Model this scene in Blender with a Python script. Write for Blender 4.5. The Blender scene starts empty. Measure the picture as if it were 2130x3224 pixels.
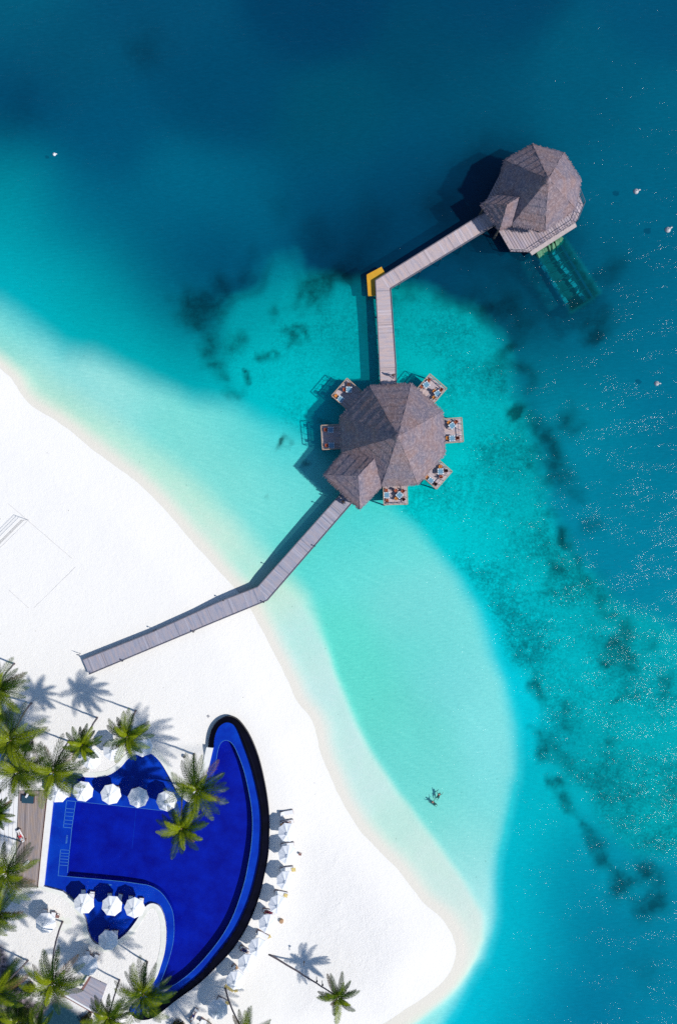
import bpy, bmesh, math, random
import numpy as np
from mathutils import Vector, Matrix
from mathutils.geometry import delaunay_2d_cdt

random.seed(7)
RNG = np.random.default_rng(11)
scene = bpy.context.scene
COL = scene.collection
PI = math.pi

# ------------------------------------------------------------------ camera geometry: photograph pixel -> place at a height
CAM_H = 109.0
PXM = 20.0                       # photograph pixels per metre at sea level
def P(px, py, h=0.0):
    k = (1.0 - h / CAM_H) / PXM
    return Vector(((px - 1065.0) * k, -(py - 1612.0) * k, h))

def lin(c):
    c = c / 255.0
    return c / 12.92 if c <= 0.04045 else ((c + 0.055) / 1.055) ** 2.4
def rgb(r, g, b):
    return (lin(r), lin(g), lin(b), 1.0)

def pt_in(x, y, poly):
    r = False; n = len(poly); j = n - 1
    for i in range(n):
        xi, yi = poly[i][0], poly[i][1]; xj, yj = poly[j][0], poly[j][1]
        if (yi > y) != (yj > y) and x < (xj - xi) * (y - yi) / (yj - yi) + xi: r = not r
        j = i
    return r
def fill(loops):
    vs = []; es = []
    for l in loops:
        n0 = len(vs); vs += [Vector((p[0], p[1])) for p in l]; es += [(n0 + i, n0 + (i + 1) % len(l)) for i in range(len(l))]
    ov, oe, of, *_ = delaunay_2d_cdt(vs, es, [], 0, 1e-5)
    tris = []
    for f in of:
        cx = sum(ov[i][0] for i in f) / 3; cy = sum(ov[i][1] for i in f) / 3
        if pt_in(cx, cy, loops[0]) and not any(pt_in(cx, cy, h) for h in loops[1:]):
            a, b, c = f
            if (ov[b][0] - ov[a][0]) * (ov[c][1] - ov[a][1]) - (ov[b][1] - ov[a][1]) * (ov[c][0] - ov[a][0]) < 0: a, b, c = a, c, b
            tris.append((a, b, c))
    return [tuple(v) for v in ov], tris

# ------------------------------------------------------------------ mesh builder
class MB:
    def __init__(s):
        s.v = []; s.f = []; s.uv = []
    def add(s, verts, faces, uvs=None):
        n = len(s.v)
        s.v += [tuple(v) for v in verts]
        s.f += [tuple(i + n for i in f) for f in faces]
        s.uv += (uvs if uvs is not None else [None] * len(faces))
    def box(s, c, size, rz=0.0, M=None):
        x, y, z = size[0] / 2, size[1] / 2, size[2] / 2
        vs = [Vector((sx * x, sy * y, sz * z)) for sz in (-1, 1) for sx, sy in ((-1, -1), (1, -1), (1, 1), (-1, 1))]
        R = M if M is not None else Matrix.Rotation(rz, 3, 'Z')
        c = Vector(c)
        s.add([R @ v + c for v in vs], [(0, 3, 2, 1), (4, 5, 6, 7), (0, 1, 5, 4), (1, 2, 6, 5), (2, 3, 7, 6), (3, 0, 4, 7)])
        return s
    def bar(s, a, b, w, h=None):
        a = Vector(a); b = Vector(b); h = h or w
        d = b - a; L = d.length
        if L < 1e-6: return s
        x = d.normalized()
        up = Vector((0, 0, 1)) if abs(x.z) < 0.95 else Vector((0, 1, 0))
        y = up.cross(x).normalized(); z = x.cross(y)
        M = Matrix((x, y, z)).transposed()
        s.box((a + b) / 2, (L, w, h), M=M)
        return s
    def tube(s, path, radii, n=8, cap=True):
        path = [Vector(p) for p in path]
        if not hasattr(radii, '__len__'): radii = [radii] * len(path)
        rings = []
        up = Vector((0, 0, 1))
        for i, p in enumerate(path):
            t = (path[min(i + 1, len(path) - 1)] - path[max(i - 1, 0)]).normalized()
            ref = up if abs(t.z) < 0.9 else Vector((0, 1, 0))
            a = t.cross(ref).normalized(); b = t.cross(a)
            rings.append([p + (a * math.cos(2 * PI * k / n) + b * math.sin(2 * PI * k / n)) * radii[i] for k in range(n)])
        vs = [v for r in rings for v in r]
        fs = []
        for i in range(len(path) - 1):
            for k in range(n):
                fs.append((i * n + k, i * n + (k + 1) % n, (i + 1) * n + (k + 1) % n, (i + 1) * n + k))
        if cap:
            fs.append(tuple(range(n - 1, -1, -1))); m = (len(path) - 1) * n
            fs.append(tuple(m + k for k in range(n)))
        s.add(vs, fs)
        return s
    def lathe(s, c, prof, n=16):
        c = Vector(c); vs = []; fs = []
        for r, z in prof:
            for k in range(n):
                a = 2 * PI * k / n
                vs.append(c + Vector((r * math.cos(a), r * math.sin(a), z)))
        for i in range(len(prof) - 1):
            for k in range(n):
                fs.append((i * n + k, i * n + (k + 1) % n, (i + 1) * n + (k + 1) % n, (i + 1) * n + k))
        fs.append(tuple(range(n - 1, -1, -1))); m = (len(prof) - 1) * n
        fs.append(tuple(m + k for k in range(n)))
        s.add(vs, fs)
        return s
    def prism(s, poly, z0, z1):
        """poly: list of (x,y); closed solid between z0 and z1"""
        n = len(poly)
        area = sum(poly[i][0] * poly[(i + 1) % n][1] - poly[(i + 1) % n][0] * poly[i][1] for i in range(n))
        if area < 0: poly = poly[::-1]
        pts, tris = fill([poly])
        m = len(pts)
        vs = [(p[0], p[1], z1) for p in pts] + [(p[0], p[1], z0) for p in pts] + [(p[0], p[1], z0) for p in poly] + [(p[0], p[1], z1) for p in poly]
        fs = [tuple(t) for t in tris] + [(t[2] + m, t[1] + m, t[0] + m) for t in tris]
        k = 2 * m
        fs += [(k + i, k + (i + 1) % n, k + n + (i + 1) % n, k + n + i) for i in range(n)]
        s.add(vs, fs)
        return s
    def sheet(s, loops, z):
        """flat sheet with holes; loops[0] outer, others holes"""
        pts, tris = fill(loops)
        s.add([(p[0], p[1], z) for p in pts], [tuple(t) for t in tris])
        return s
    def build(s, name, mat, parent=None, smooth=False):
        me = bpy.data.meshes.new(name)
        me.from_pydata(s.v, [], s.f)
        if any(u is not None for u in s.uv):
            uvl = me.uv_layers.new(name='UVMap')
            k = 0
            for fi, f in enumerate(s.f):
                u = s.uv[fi]
                for j in range(len(f)):
                    uvl.data[k].uv = u[j] if u is not None else (0, 0)
                    k += 1
        me.materials.append(mat)
        if smooth:
            me.polygons.foreach_set('use_smooth', [True] * len(me.polygons))
        me.update()
        o = bpy.data.objects.new(name, me)
        COL.objects.link(o)
        if parent is not None: o.parent = parent
        return o

def tag(o, label=None, cat=None, group=None, kind=None):
    if label: o['label'] = label
    if cat: o['category'] = cat
    if group: o['group'] = group
    if kind: o['kind'] = kind
    return o
def thing(name, label, cat, loc=(0, 0, 0), rz=0.0, group=None):
    o = bpy.data.objects.new(name, None)
    o.empty_display_size = 0.3
    COL.objects.link(o)
    o.location = loc; o.rotation_euler = (0, 0, rz)
    return tag(o, label, cat, group)
KIDS = {}
def dup(root, loc, rz, label, group=None):
    r = root.copy(); COL.objects.link(r); r.location = loc; r.rotation_euler = (0, 0, rz)
    r['label'] = label
    if group: r['group'] = group
    def rec(src, dst):
        for ch in [o for o in bpy.data.objects if o.parent == src]:
            c = ch.copy(); COL.objects.link(c); c.parent = dst
            rec(ch, c)
    rec(root, r)
    return r

# ------------------------------------------------------------------ materials
def mat_new(name):
    m = bpy.data.materials.new(name); m.use_nodes = True
    nt = m.node_tree
    for n in list(nt.nodes): nt.nodes.remove(n)
    out = nt.nodes.new('ShaderNodeOutputMaterial')
    return m, nt, out
def N(nt, t, **kw):
    n = nt.nodes.new(t)
    for k, v in kw.items():
        if k in n.inputs: n.inputs[k].default_value = v
        else: setattr(n, k, v)
    return n
def math_n(nt, op, a, b=None, clamp=False):
    n = nt.nodes.new('ShaderNodeMath'); n.operation = op; n.use_clamp = clamp
    for i, x in enumerate((a, b)):
        if x is None: continue
        if isinstance(x, (int, float)): n.inputs[i].default_value = x
        else: nt.links.new(x, n.inputs[i])
    return n.outputs[0]
def mix_n(nt, fac, a, b, blend='MIX'):
    n = nt.nodes.new('ShaderNodeMix'); n.data_type = 'RGBA'; n.blend_type = blend
    for i, x in ((0, fac), (6, a), (7, b)):
        if isinstance(x, (int, float)): n.inputs[i].default_value = x
        elif isinstance(x, (tuple, list)): n.inputs[i].default_value = tuple(x)[:3] + (1.0,)
        else: nt.links.new(x, n.inputs[i])
    return n.outputs[2]
def noise_n(nt, scale, detail=3, rough=0.55, coord='Object', vec_scale=None):
    tc = nt.nodes.new('ShaderNodeTexCoord')
    src = tc.outputs[coord]
    if vec_scale:
        mp = nt.nodes.new('ShaderNodeMapping'); mp.inputs['Scale'].default_value = vec_scale
        nt.links.new(src, mp.inputs['Vector']); src = mp.outputs[0]
    n = nt.nodes.new('ShaderNodeTexNoise')
    n.inputs['Scale'].default_value = scale; n.inputs['Detail'].default_value = detail; n.inputs['Roughness'].default_value = rough
    nt.links.new(src, n.inputs['Vector'])
    return n.outputs['Fac']
def ramp_n(nt, fac, stops):
    n = nt.nodes.new('ShaderNodeValToRGB')
    e = n.color_ramp.elements
    while len(e) < len(stops): e.new(0.5)
    for i, (p, c) in enumerate(stops):
        e[i].position = p; e[i].color = tuple(c)[:3] + (1.0,)
    nt.links.new(fac, n.inputs[0])
    return n.outputs[0]
def bump_n(nt, height, strength=0.5, dist=0.05):
    b = nt.nodes.new('ShaderNodeBump'); b.inputs['Strength'].default_value = strength; b.inputs['Distance'].default_value = dist
    nt.links.new(height, b.inputs['Height'])
    return b.outputs[0]
def mat_simple(name, c1, c2, scale=6.0, rough=0.7, bump=0.3, bdist=0.01, metallic=0.0, sss=None, spec=0.5, vec_scale=None, detail=3):
    m, nt, out = mat_new(name)
    b = N(nt, 'ShaderNodeBsdfPrincipled', Roughness=rough, Metallic=metallic)
    b.inputs['Specular IOR Level'].default_value = spec
    f = noise_n(nt, scale, detail, vec_scale=vec_scale)
    f2 = math_n(nt, 'MULTIPLY_ADD', f, 2.2); nt.nodes[-1].inputs[2].default_value = -0.6; nt.nodes[-1].use_clamp = True
    nt.links.new(mix_n(nt, f2, c1, c2), b.inputs['Base Color'])
    if bump: nt.links.new(bump_n(nt, f, bump, bdist), b.inputs['Normal'])
    nt.links.new(b.outputs[0], out.inputs[0])
    return m

MAT = {}
def planks(name, c1, c2, width=0.14, warm=None, gap=0.06, long_scale=0.5):
    """boards across the u axis of the UV map (metres)"""
    m, nt, out = mat_new(name)
    b = N(nt, 'ShaderNodeBsdfPrincipled', Roughness=0.75)
    uv = nt.nodes.new('ShaderNodeUVMap'); uv.uv_map = 'UVMap'
    sp = nt.nodes.new('ShaderNodeSeparateXYZ'); nt.links.new(uv.outputs[0], sp.inputs[0])
    u = math_n(nt, 'DIVIDE', sp.outputs[0], width)
    fl = math_n(nt, 'FLOOR', u); fr = math_n(nt, 'FRACT', u)
    wn = nt.nodes.new('ShaderNodeTexWhiteNoise'); wn.noise_dimensions = '1D'; nt.links.new(fl, wn.inputs['W'])
    nz = nt.nodes.new('ShaderNodeTexNoise'); nz.noise_dimensions = '2D'
    mp = nt.nodes.new('ShaderNodeMapping'); mp.inputs['Scale'].default_value = (long_scale * 2.4, long_scale * 0.6, 1)
    nt.links.new(uv.outputs[0], mp.inputs[0]); nt.links.new(mp.outputs[0], nz.inputs['Vector']); nz.inputs['Scale'].default_value = 2.0
    nz.inputs['Detail'].default_value = 4
    col = mix_n(nt, wn.outputs[0], c1, c2)
    col = mix_n(nt, ramp_n(nt, nz.outputs['Fac'], [(0.35, (0, 0, 0)), (0.7, (1, 1, 1))]), col, warm or c2)
    # the odd board is bleached or nearly black with damp
    odd = ramp_n(nt, wn.outputs[0], [(0.90, (0, 0, 0)), (0.93, (1, 1, 1))])
    col = mix_n(nt, math_n(nt, 'MULTIPLY', odd, 0.35), col, tuple(min(1, x * 1.35) for x in c2[:3]))
    dark = ramp_n(nt, wn.outputs[0], [(0.05, (1, 1, 1)), (0.07, (0, 0, 0))])
    col = mix_n(nt, math_n(nt, 'MULTIPLY', dark, 0.4), col, tuple(x * 0.5 for x in c1[:3]))
    g = math_n(nt, 'LESS_THAN', fr, gap)
    col = mix_n(nt, g, col, (0.05, 0.045, 0.05))
    fine = nt.nodes.new('ShaderNodeTexNoise'); fine.inputs['Scale'].default_value = 9.0; fine.inputs['Detail'].default_value = 4
    nt.links.new(uv.outputs[0], fine.inputs['Vector'])
    col = mix_n(nt, 0.5, col, mix_n(nt, fine.outputs['Fac'], (0.55, 0.55, 0.55), (1.35, 1.35, 1.35)), 'MULTIPLY')
    nt.links.new(col, b.inputs['Base Color'])
    nt.links.new(b.outputs[0], out.inputs[0])
    MAT[name] = m
    return m
planks('deck_boards', (0.40, 0.35, 0.39), (0.54, 0.47, 0.50), 0.16, warm=(0.58, 0.44, 0.41))
planks('wide_boards', (0.31, 0.27, 0.34), (0.50, 0.43, 0.47), 0.42, warm=(0.46, 0.35, 0.35), gap=0.16)
planks('shore_boards', (0.27, 0.29, 0.38), (0.38, 0.38, 0.45), 0.16, warm=(0.42, 0.37, 0.40))
planks('pool_boards', (0.24, 0.21, 0.23), (0.36, 0.31, 0.31), 0.20, warm=(0.38, 0.29, 0.24), gap=0.12)
MAT['deck_beam'] = mat_simple('deck_beam', (0.10, 0.10, 0.13), (0.18, 0.17, 0.2), 3)
MAT['pale_timber'] = mat_simple('pale_timber', (0.42, 0.36, 0.36), (0.55, 0.47, 0.45), 3)
MAT['pile'] = mat_simple('pile', (0.07, 0.06, 0.05), (0.14, 0.12, 0.1), 3)
MAT['rail_wood'] = mat_simple('rail_wood', (0.34, 0.24, 0.17), (0.48, 0.36, 0.27), 5)
MAT['yellow'] = mat_simple('yellow', (0.55, 0.28, 0.01), (0.66, 0.36, 0.015), 1.2, rough=0.6)
MAT['canvas'] = mat_simple('canvas', (0.84, 0.86, 0.89), (0.90, 0.91, 0.93), 2.0, rough=0.85, bump=0.25, bdist=0.03)
MAT['canvas_seam'] = mat_simple('canvas_seam', (0.45, 0.5, 0.58), (0.6, 0.65, 0.72), 4, rough=0.9)
MAT['white_paint'] = mat_simple('white_paint', (0.78, 0.79, 0.8), (0.85, 0.85, 0.85), 4, rough=0.5)
MAT['cushion'] = mat_simple('cushion', (0.62, 0.64, 0.67), (0.72, 0.74, 0.76), 5, rough=0.9)
MAT['cushion_grey'] = mat_simple('cushion_grey', (0.36, 0.42, 0.47), (0.46, 0.52, 0.56), 5, rough=0.9)
MAT['brown_wood'] = mat_simple('brown_wood', (0.16, 0.07, 0.06), (0.28, 0.14, 0.12), 8)
MAT['orange_wood'] = mat_simple('orange_wood', (0.48, 0.16, 0.02), (0.62, 0.26, 0.05), 8)
MAT['red_wood'] = mat_simple('red_wood', (0.26, 0.05, 0.02), (0.42, 0.10, 0.04), 8)
MAT['dark_wood'] = mat_simple('dark_wood', (0.07, 0.02, 0.015), (0.14, 0.05, 0.03), 8)
MAT['table_blue'] = mat_simple('table_blue', (0.10, 0.24, 0.36), (0.18, 0.36, 0.48), 6, rough=0.4)
MAT['table_cloth'] = mat_simple('table_cloth', (0.8, 0.8, 0.8), (0.86, 0.86, 0.86), 6)
MAT['black_stone'] = mat_simple('black_stone', (0.0015, 0.0015, 0.004), (0.003, 0.003, 0.012), 0.7, rough=0.35, bump=0.15, bdist=0.02, spec=0.12)
MAT['stone_pale'] = mat_simple('stone_pale', (0.76, 0.76, 0.73), (0.86, 0.86, 0.84), 1.3, rough=0.8)
MAT['stone_cream'] = mat_simple('stone_cream', (0.68, 0.70, 0.60), (0.84, 0.84, 0.80), 0.9, rough=0.8)
MAT['stone_riser'] = mat_simple('stone_riser', (0.3, 0.3, 0.32), (0.4, 0.4, 0.42), 3)
MAT['steel'] = mat_simple('steel', (0.35, 0.36, 0.38), (0.5, 0.5, 0.52), 8, rough=0.35, metallic=0.8)
MAT['dark_metal'] = mat_simple('dark_metal', (0.02, 0.02, 0.025), (0.05, 0.05, 0.06), 8, rough=0.5)
MAT['straw'] = mat_simple('straw', (0.40, 0.17, 0.05), (0.55, 0.28, 0.10), 25, rough=0.9, bump=0.6)
MAT['wicker'] = mat_simple('wicker', (0.38, 0.22, 0.12), (0.52, 0.34, 0.2), 30, rough=0.9, bump=0.6)
MAT['towel_yellow'] = mat_simple('towel_yellow', (0.62, 0.48, 0.16), (0.74, 0.60, 0.26), 12, rough=0.95)
MAT['towel_white'] = mat_simple('towel_white', (0.74, 0.75, 0.77), (0.82, 0.82, 0.84), 12, rough=0.95)
MAT['skin'] = mat_simple('skin', (0.36, 0.19, 0.13), (0.46, 0.26, 0.18), 14, rough=0.6)
MAT['hair_dark'] = mat_simple('hair_dark', (0.01, 0.008, 0.008), (0.03, 0.02, 0.018), 40, rough=0.6)
for nm, c in (('burgundy', (0.16, 0.01, 0.04)), ('navy', (0.012, 0.03, 0.16)), ('black_cloth', (0.012, 0.012, 0.02)), ('red_cloth', (0.62, 0.04, 0.06)),
              ('white_cloth', (0.72, 0.72, 0.74)), ('blue_cloth', (0.08, 0.12, 0.3)), ('teal_mat', (0.012, 0.06, 0.10))):
    MAT[nm] = mat_simple(nm, tuple(x * 0.8 for x in c), c, 10, rough=0.9)
MAT['buoy_grey'] = mat_simple('buoy_grey', (0.34, 0.33, 0.35), (0.62, 0.6, 0.6), 6, rough=0.6)
MAT['trunk'] = mat_simple('trunk', (0.09, 0.07, 0.08), (0.24, 0.2, 0.21), 4, rough=0.9, bump=0.8, bdist=0.03, vec_scale=(1, 1, 4))
MAT['coconut'] = mat_simple('coconut', (0.30, 0.32, 0.10), (0.48, 0.46, 0.2), 5, rough=0.5)
MAT['soil'] = mat_simple('soil', (0.05, 0.045, 0.05), (0.20, 0.16, 0.17), 1.6, rough=1.0, detail=6)
MAT['concrete_algae'] = mat_simple('concrete_algae', (0.03, 0.13, 0.07), (0.13, 0.30, 0.17), 2.4, rough=0.9, detail=6)
MAT['sub_floor'] = mat_simple('sub_floor', (0.10, 0.16, 0.16), (0.20, 0.30, 0.27), 0.9, rough=0.9, detail=5)
MAT['tile_line'] = mat_simple('tile_line', (0.05, 0.24, 0.60), (0.12, 0.32, 0.66), 2.0, rough=0.4, bump=0)
MAT['rope_grey'] = mat_simple('rope_grey', (0.42, 0.42, 0.44), (0.62, 0.62, 0.64), 1.5, rough=0.9)

def mat_pool(name, c1, c2):
    m, nt, out = mat_new(name)
    b = N(nt, 'ShaderNodeBsdfPrincipled', Roughness=0.6)
    b.inputs['Specular IOR Level'].default_value = 0.1
    f = noise_n(nt, 0.35, 6, 0.62); g = noise_n(nt, 5.0, 3, 0.6)
    f = math_n(nt, 'MULTIPLY_ADD', f, 2.6); nt.nodes[-1].inputs[2].default_value = -0.8; nt.nodes[-1].use_clamp = True
    col = mix_n(nt, f, c1, c2)
    col = mix_n(nt, 0.4, col, mix_n(nt, g, (0.5, 0.5, 0.5), (1.5, 1.5, 1.5)), 'MULTIPLY')
    nt.links.new(col, b.inputs['Base Color']); nt.links.new(b.outputs[0], out.inputs[0])
    MAT[name] = m
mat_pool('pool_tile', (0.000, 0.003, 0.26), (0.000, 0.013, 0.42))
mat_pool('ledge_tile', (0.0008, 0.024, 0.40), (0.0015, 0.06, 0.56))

def mat_water_sheet(name, attr=None, tint=(0.9, 0.95, 1.0), scale=1.0, slope=1.0, refl=0.03, rough=0.16, stretch=(1, 1), rot=0.0):
    m, nt, out = mat_new(name)
    tr = N(nt, 'ShaderNodeBsdfTransparent')
    if attr:
        a = nt.nodes.new('ShaderNodeAttribute'); a.attribute_name = attr
        # pale ripple sparkle and darker streaks are painted into the water colour
        tc = nt.nodes.new('ShaderNodeTexCoord')
        mp = nt.nodes.new('ShaderNodeMapping'); mp.inputs['Rotation'].default_value = (0, 0, math.radians(-30)); mp.inputs['Scale'].default_value = (0.42, 1.7, 1)
        nt.links.new(tc.outputs['Object'], mp.inputs[0])
        nz = nt.nodes.new('ShaderNodeTexNoise'); nz.inputs['Scale'].default_value = 1.9; nz.inputs['Detail'].default_value = 7; nz.inputs['Roughness'].default_value = 0.82
        nt.links.new(mp.outputs[0], nz.inputs['Vector'])
        r = ramp_n(nt, nz.outputs['Fac'], [(0.30, (0.84, 0.90, 0.91)), (0.5, (1.0, 0.99, 0.99)), (0.70, (1.30, 1.10, 1.09))])
        sc_ = nt.nodes.new('ShaderNodeSeparateColor'); nt.links.new(a.outputs['Color'], sc_.inputs[0])
        r = mix_n(nt, math_n(nt, 'MULTIPLY', math_n(nt, 'SUBTRACT', 1.0, sc_.outputs[0]), 1.5, clamp=True), (1, 1, 1), r)
        c = mix_n(nt, 1.0, a.outputs['Color'], r, 'MULTIPLY'); nt.nodes[-1].clamp_result = True
        nt.links.new(c, tr.inputs[0])
        # light scattered back by the water itself before it reaches the bed
        df = N(nt, 'ShaderNodeBsdfDiffuse')
        a2 = nt.nodes.new('ShaderNodeAttribute'); a2.attribute_name = 'scatter'
        nt.links.new(mix_n(nt, 1.0, a2.outputs['Color'], mix_n(nt, 1.0, r, r, 'MULTIPLY'), 'MULTIPLY'), df.inputs[0])
        body = nt.nodes.new('ShaderNodeMixShader'); nt.links.new(a2.outputs['Alpha'], body.inputs[0])
        nt.links.new(tr.outputs[0], body.inputs[1]); nt.links.new(df.outputs[0], body.inputs[2])
    else:
        tr.inputs[0].default_value = tuple(tint) + (1,)
    gl = N(nt, 'ShaderNodeBsdfGlossy', Roughness=rough)
    tc = nt.nodes.new('ShaderNodeTexCoord')
    mp = nt.nodes.new('ShaderNodeMapping'); mp.inputs['Rotation'].default_value = (0, 0, rot)
    mp.inputs['Scale'].default_value = (stretch[0], stretch[1], 1)
    nt.links.new(tc.outputs['Object'], mp.inputs[0])
    n1 = nt.nodes.new('ShaderNodeTexNoise'); n1.inputs['Scale'].default_value = 0.9 * scale; n1.inputs['Detail'].default_value = 4; n1.inputs['Roughness'].default_value = 0.66
    n2 = nt.nodes.new('ShaderNodeTexNoise'); n2.inputs['Scale'].default_value = 0.34 * scale; n2.inputs['Detail'].default_value = 2
    for n in (n1, n2): nt.links.new(mp.outputs[0], n.inputs['Vector'])
    env = ramp_n(nt, n2.outputs['Fac'], [(0.38, (0.35, 0.35, 0.35)), (0.62, (1.45, 1.45, 1.45))])
    h = math_n(nt, 'MULTIPLY', math_n(nt, 'SUBTRACT', n1.outputs['Fac'], 0.5), env)
    bp = bump_n(nt, h, 1.0, 0.22 * slope)
    nt.links.new(bp, gl.inputs['Normal'])
    fr = N(nt, 'ShaderNodeFresnel', IOR=1.33)
    f = math_n(nt, 'MULTIPLY', fr.outputs[0], refl / 0.02, clamp=True)
    f = math_n(nt, 'MINIMUM', f, 0.6)
    mx = nt.nodes.new('ShaderNodeMixShader')
    nt.links.new(f, mx.inputs[0]); nt.links.new((body if attr else tr).outputs[0], mx.inputs[1]); nt.links.new(gl.outputs[0], mx.inputs[2])
    nt.links.new(mx.outputs[0], out.inputs[0])
    MAT[name] = m
    return m
mat_water_sheet('sea_water', attr='tint', stretch=(0.5, 1.45), rot=math.radians(-32), refl=0.012, rough=0.09, slope=0.98)
mat_water_sheet('pool_water', tint=(0.93, 0.97, 1.0), scale=1.6, slope=0.3, refl=0.012, rough=0.1)

def mat_thatch():
    m, nt, out = mat_new('thatch')
    b = N(nt, 'ShaderNodeBsdfPrincipled', Roughness=1.0)
    b.inputs['Specular IOR Level'].default_value = 0.05
    big = noise_n(nt, 0.35, 4, 0.6); mid = noise_n(nt, 2.2, 5, 0.7); fine = noise_n(nt, 13.0, 4, 0.8)
    col = mix_n(nt, ramp_n(nt, big, [(0.38, (0, 0, 0)), (0.62, (1, 1, 1))]), (0.18, 0.16, 0.205), (0.25, 0.17, 0.17))
    col = mix_n(nt, ramp_n(nt, mid, [(0.45, (0, 0, 0)), (0.75, (1, 1, 1))]), col, (0.38, 0.30, 0.315))
    k = ramp_n(nt, fine, [(0.3, (0.25, 0.25, 0.28)), (0.5, (1, 1, 1)), (0.72, (1.6, 1.55, 1.5))])
    col = mix_n(nt, 0.85, col, k, 'MULTIPLY')
    nt.links.new(col, b.inputs['Base Color'])
    h = math_n(nt, 'ADD', math_n(nt, 'MULTIPLY', mid, 0.8), fine)
    nt.links.new(bump_n(nt, h, 0.8, 0.05), b.inputs['Normal'])
    nt.links.new(b.outputs[0], out.inputs[0]); MAT['thatch'] = m
mat_thatch()

def mat_leaf(name, c1, c2, c3):
    m, nt, out = mat_new(name)
    b = N(nt, 'ShaderNodeBsdfDiffuse'); t = N(nt, 'ShaderNodeBsdfTranslucent'); g = N(nt, 'ShaderNodeBsdfGlossy', Roughness=0.35)
    a = nt.nodes.new('ShaderNodeAttribute'); a.attribute_name = 'age'
    nz = noise_n(nt, 1.7, 3)
    f = math_n(nt, 'ADD', a.outputs['Fac'], math_n(nt, 'MULTIPLY', math_n(nt, 'SUBTRACT', nz, 0.5), 0.7))
    c = ramp_n(nt, f, [(0.0, (0.20, 0.115, 0.05)), (0.05, (0.10, 0.06, 0.02)), (0.12, c1), (0.5, c2), (0.95, c3)])
    nt.links.new(c, b.inputs[0]); nt.links.new(c, t.inputs[0])
    mx = N(nt, 'ShaderNodeMixShader', Fac=0.3); nt.links.new(b.outputs[0], mx.inputs[1]); nt.links.new(t.outputs[0], mx.inputs[2])
    m2 = N(nt, 'ShaderNodeMixShader', Fac=0.012); nt.links.new(mx.outputs[0], m2.inputs[1]); nt.links.new(g.outputs[0], m2.inputs[2])
    nt.links.new(m2.outputs[0], out.inputs[0]); MAT[name] = m
mat_leaf('frond', (0.004, 0.014, 0.002), (0.028, 0.072, 0.004), (0.25, 0.31, 0.006))
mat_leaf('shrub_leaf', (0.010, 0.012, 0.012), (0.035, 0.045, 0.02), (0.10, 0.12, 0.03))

def mat_acrylic():
    m, nt, out = mat_new('acrylic')
    tr = N(nt, 'ShaderNodeBsdfTransparent'); tr.inputs[0].default_value = (0.9, 0.96, 0.98, 1)
    gl = N(nt, 'ShaderNodeBsdfGlossy', Roughness=0.1); gl.inputs[0].default_value = (0.6, 0.9, 1, 1)
    df = N(nt, 'ShaderNodeBsdfDiffuse'); df.inputs[0].default_value = (0.10, 0.26, 0.42, 1)
    mx = N(nt, 'ShaderNodeMixShader', Fac=0.14); nt.links.new(tr.outputs[0], mx.inputs[1]); nt.links.new(df.outputs[0], mx.inputs[2])
    nt.links.new(mx.outputs[0], out.inputs[0]); MAT['acrylic'] = m
mat_acrylic()
# ------------------------------------------------------------------ fields over the ground (in photograph pixels at sea level)
def smooth(t):
    t = np.clip(t, 0, 1); return t * t * (3 - 2 * t)
def vnoise(x, y, seed):
    r = np.random.default_rng(seed).random((256, 256))
    xi = np.floor(x).astype(int); yi = np.floor(y).astype(int)
    fx = x - xi; fy = y - yi
    fx = fx * fx * (3 - 2 * fx); fy = fy * fy * (3 - 2 * fy)
    a = r[xi % 256, yi % 256]; b = r[(xi + 1) % 256, yi % 256]; c = r[xi % 256, (yi + 1) % 256]; d = r[(xi + 1) % 256, (yi + 1) % 256]
    return (a * (1 - fx) + b * fx) * (1 - fy) + (c * (1 - fx) + d * fx) * fy
def fbm(x, y, s, octs=4, seed=1):
    v = 0; a = 0.5; t = 0
    for o in range(octs):
        v = v + a * vnoise(x / s + 17.3 * o, y / s + 9.1 * o, seed + o); t += a; a *= 0.55; s = s / 2.0
    return v / t - 0.5
def seg_dist(px, py, pts, closed):
    best = np.full(px.shape, 1e9)
    n = len(pts)
    for i in range(n if closed else n - 1):
        ax, ay = pts[i]; bx, by = pts[(i + 1) % n]
        dx, dy = bx - ax, by - ay; L = dx * dx + dy * dy + 1e-9
        t = np.clip(((px - ax) * dx + (py - ay) * dy) / L, 0, 1)
        best = np.minimum(best, np.hypot(px - ax - t * dx, py - ay - t * dy))
    return best
def inside(px, py, pts):
    r = np.zeros(px.shape, bool); n = len(pts)
    for i in range(n):
        ax, ay = pts[i]; bx, by = pts[(i + 1) % n]
        c = ((ay > py) != (by > py)) & (px < (bx - ax) * (py - ay) / (by - ay + 1e-12) + ax)
        r ^= c
    return r
def sdf(px, py, pts):
    """positive inside"""
    d = seg_dist(px, py, pts, True)
    return np.where(inside(px, py, pts), d, -d)
def crom(pts, n=4, closed=False):
    out = []; L = len(pts)
    g = (lambda i: pts[i % L]) if closed else (lambda i: pts[max(0, min(L - 1, i))])
    for i in range(L if closed else L - 1):
        p0, p1, p2, p3 = g(i - 1), g(i), g(i + 1), g(i + 2)
        for k in range(n):
            t = k / n
            out.append(tuple(0.5 * ((2 * p1[j]) + (-p0[j] + p2[j]) * t + (2 * p0[j] - 5 * p1[j] + 4 * p2[j] - p3[j]) * t * t + (-p0[j] + 3 * p1[j] - 3 * p2[j] + p3[j]) * t ** 3) for j in (0, 1)))
    if not closed: out.append(tuple(pts[-1]))
    return out

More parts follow.
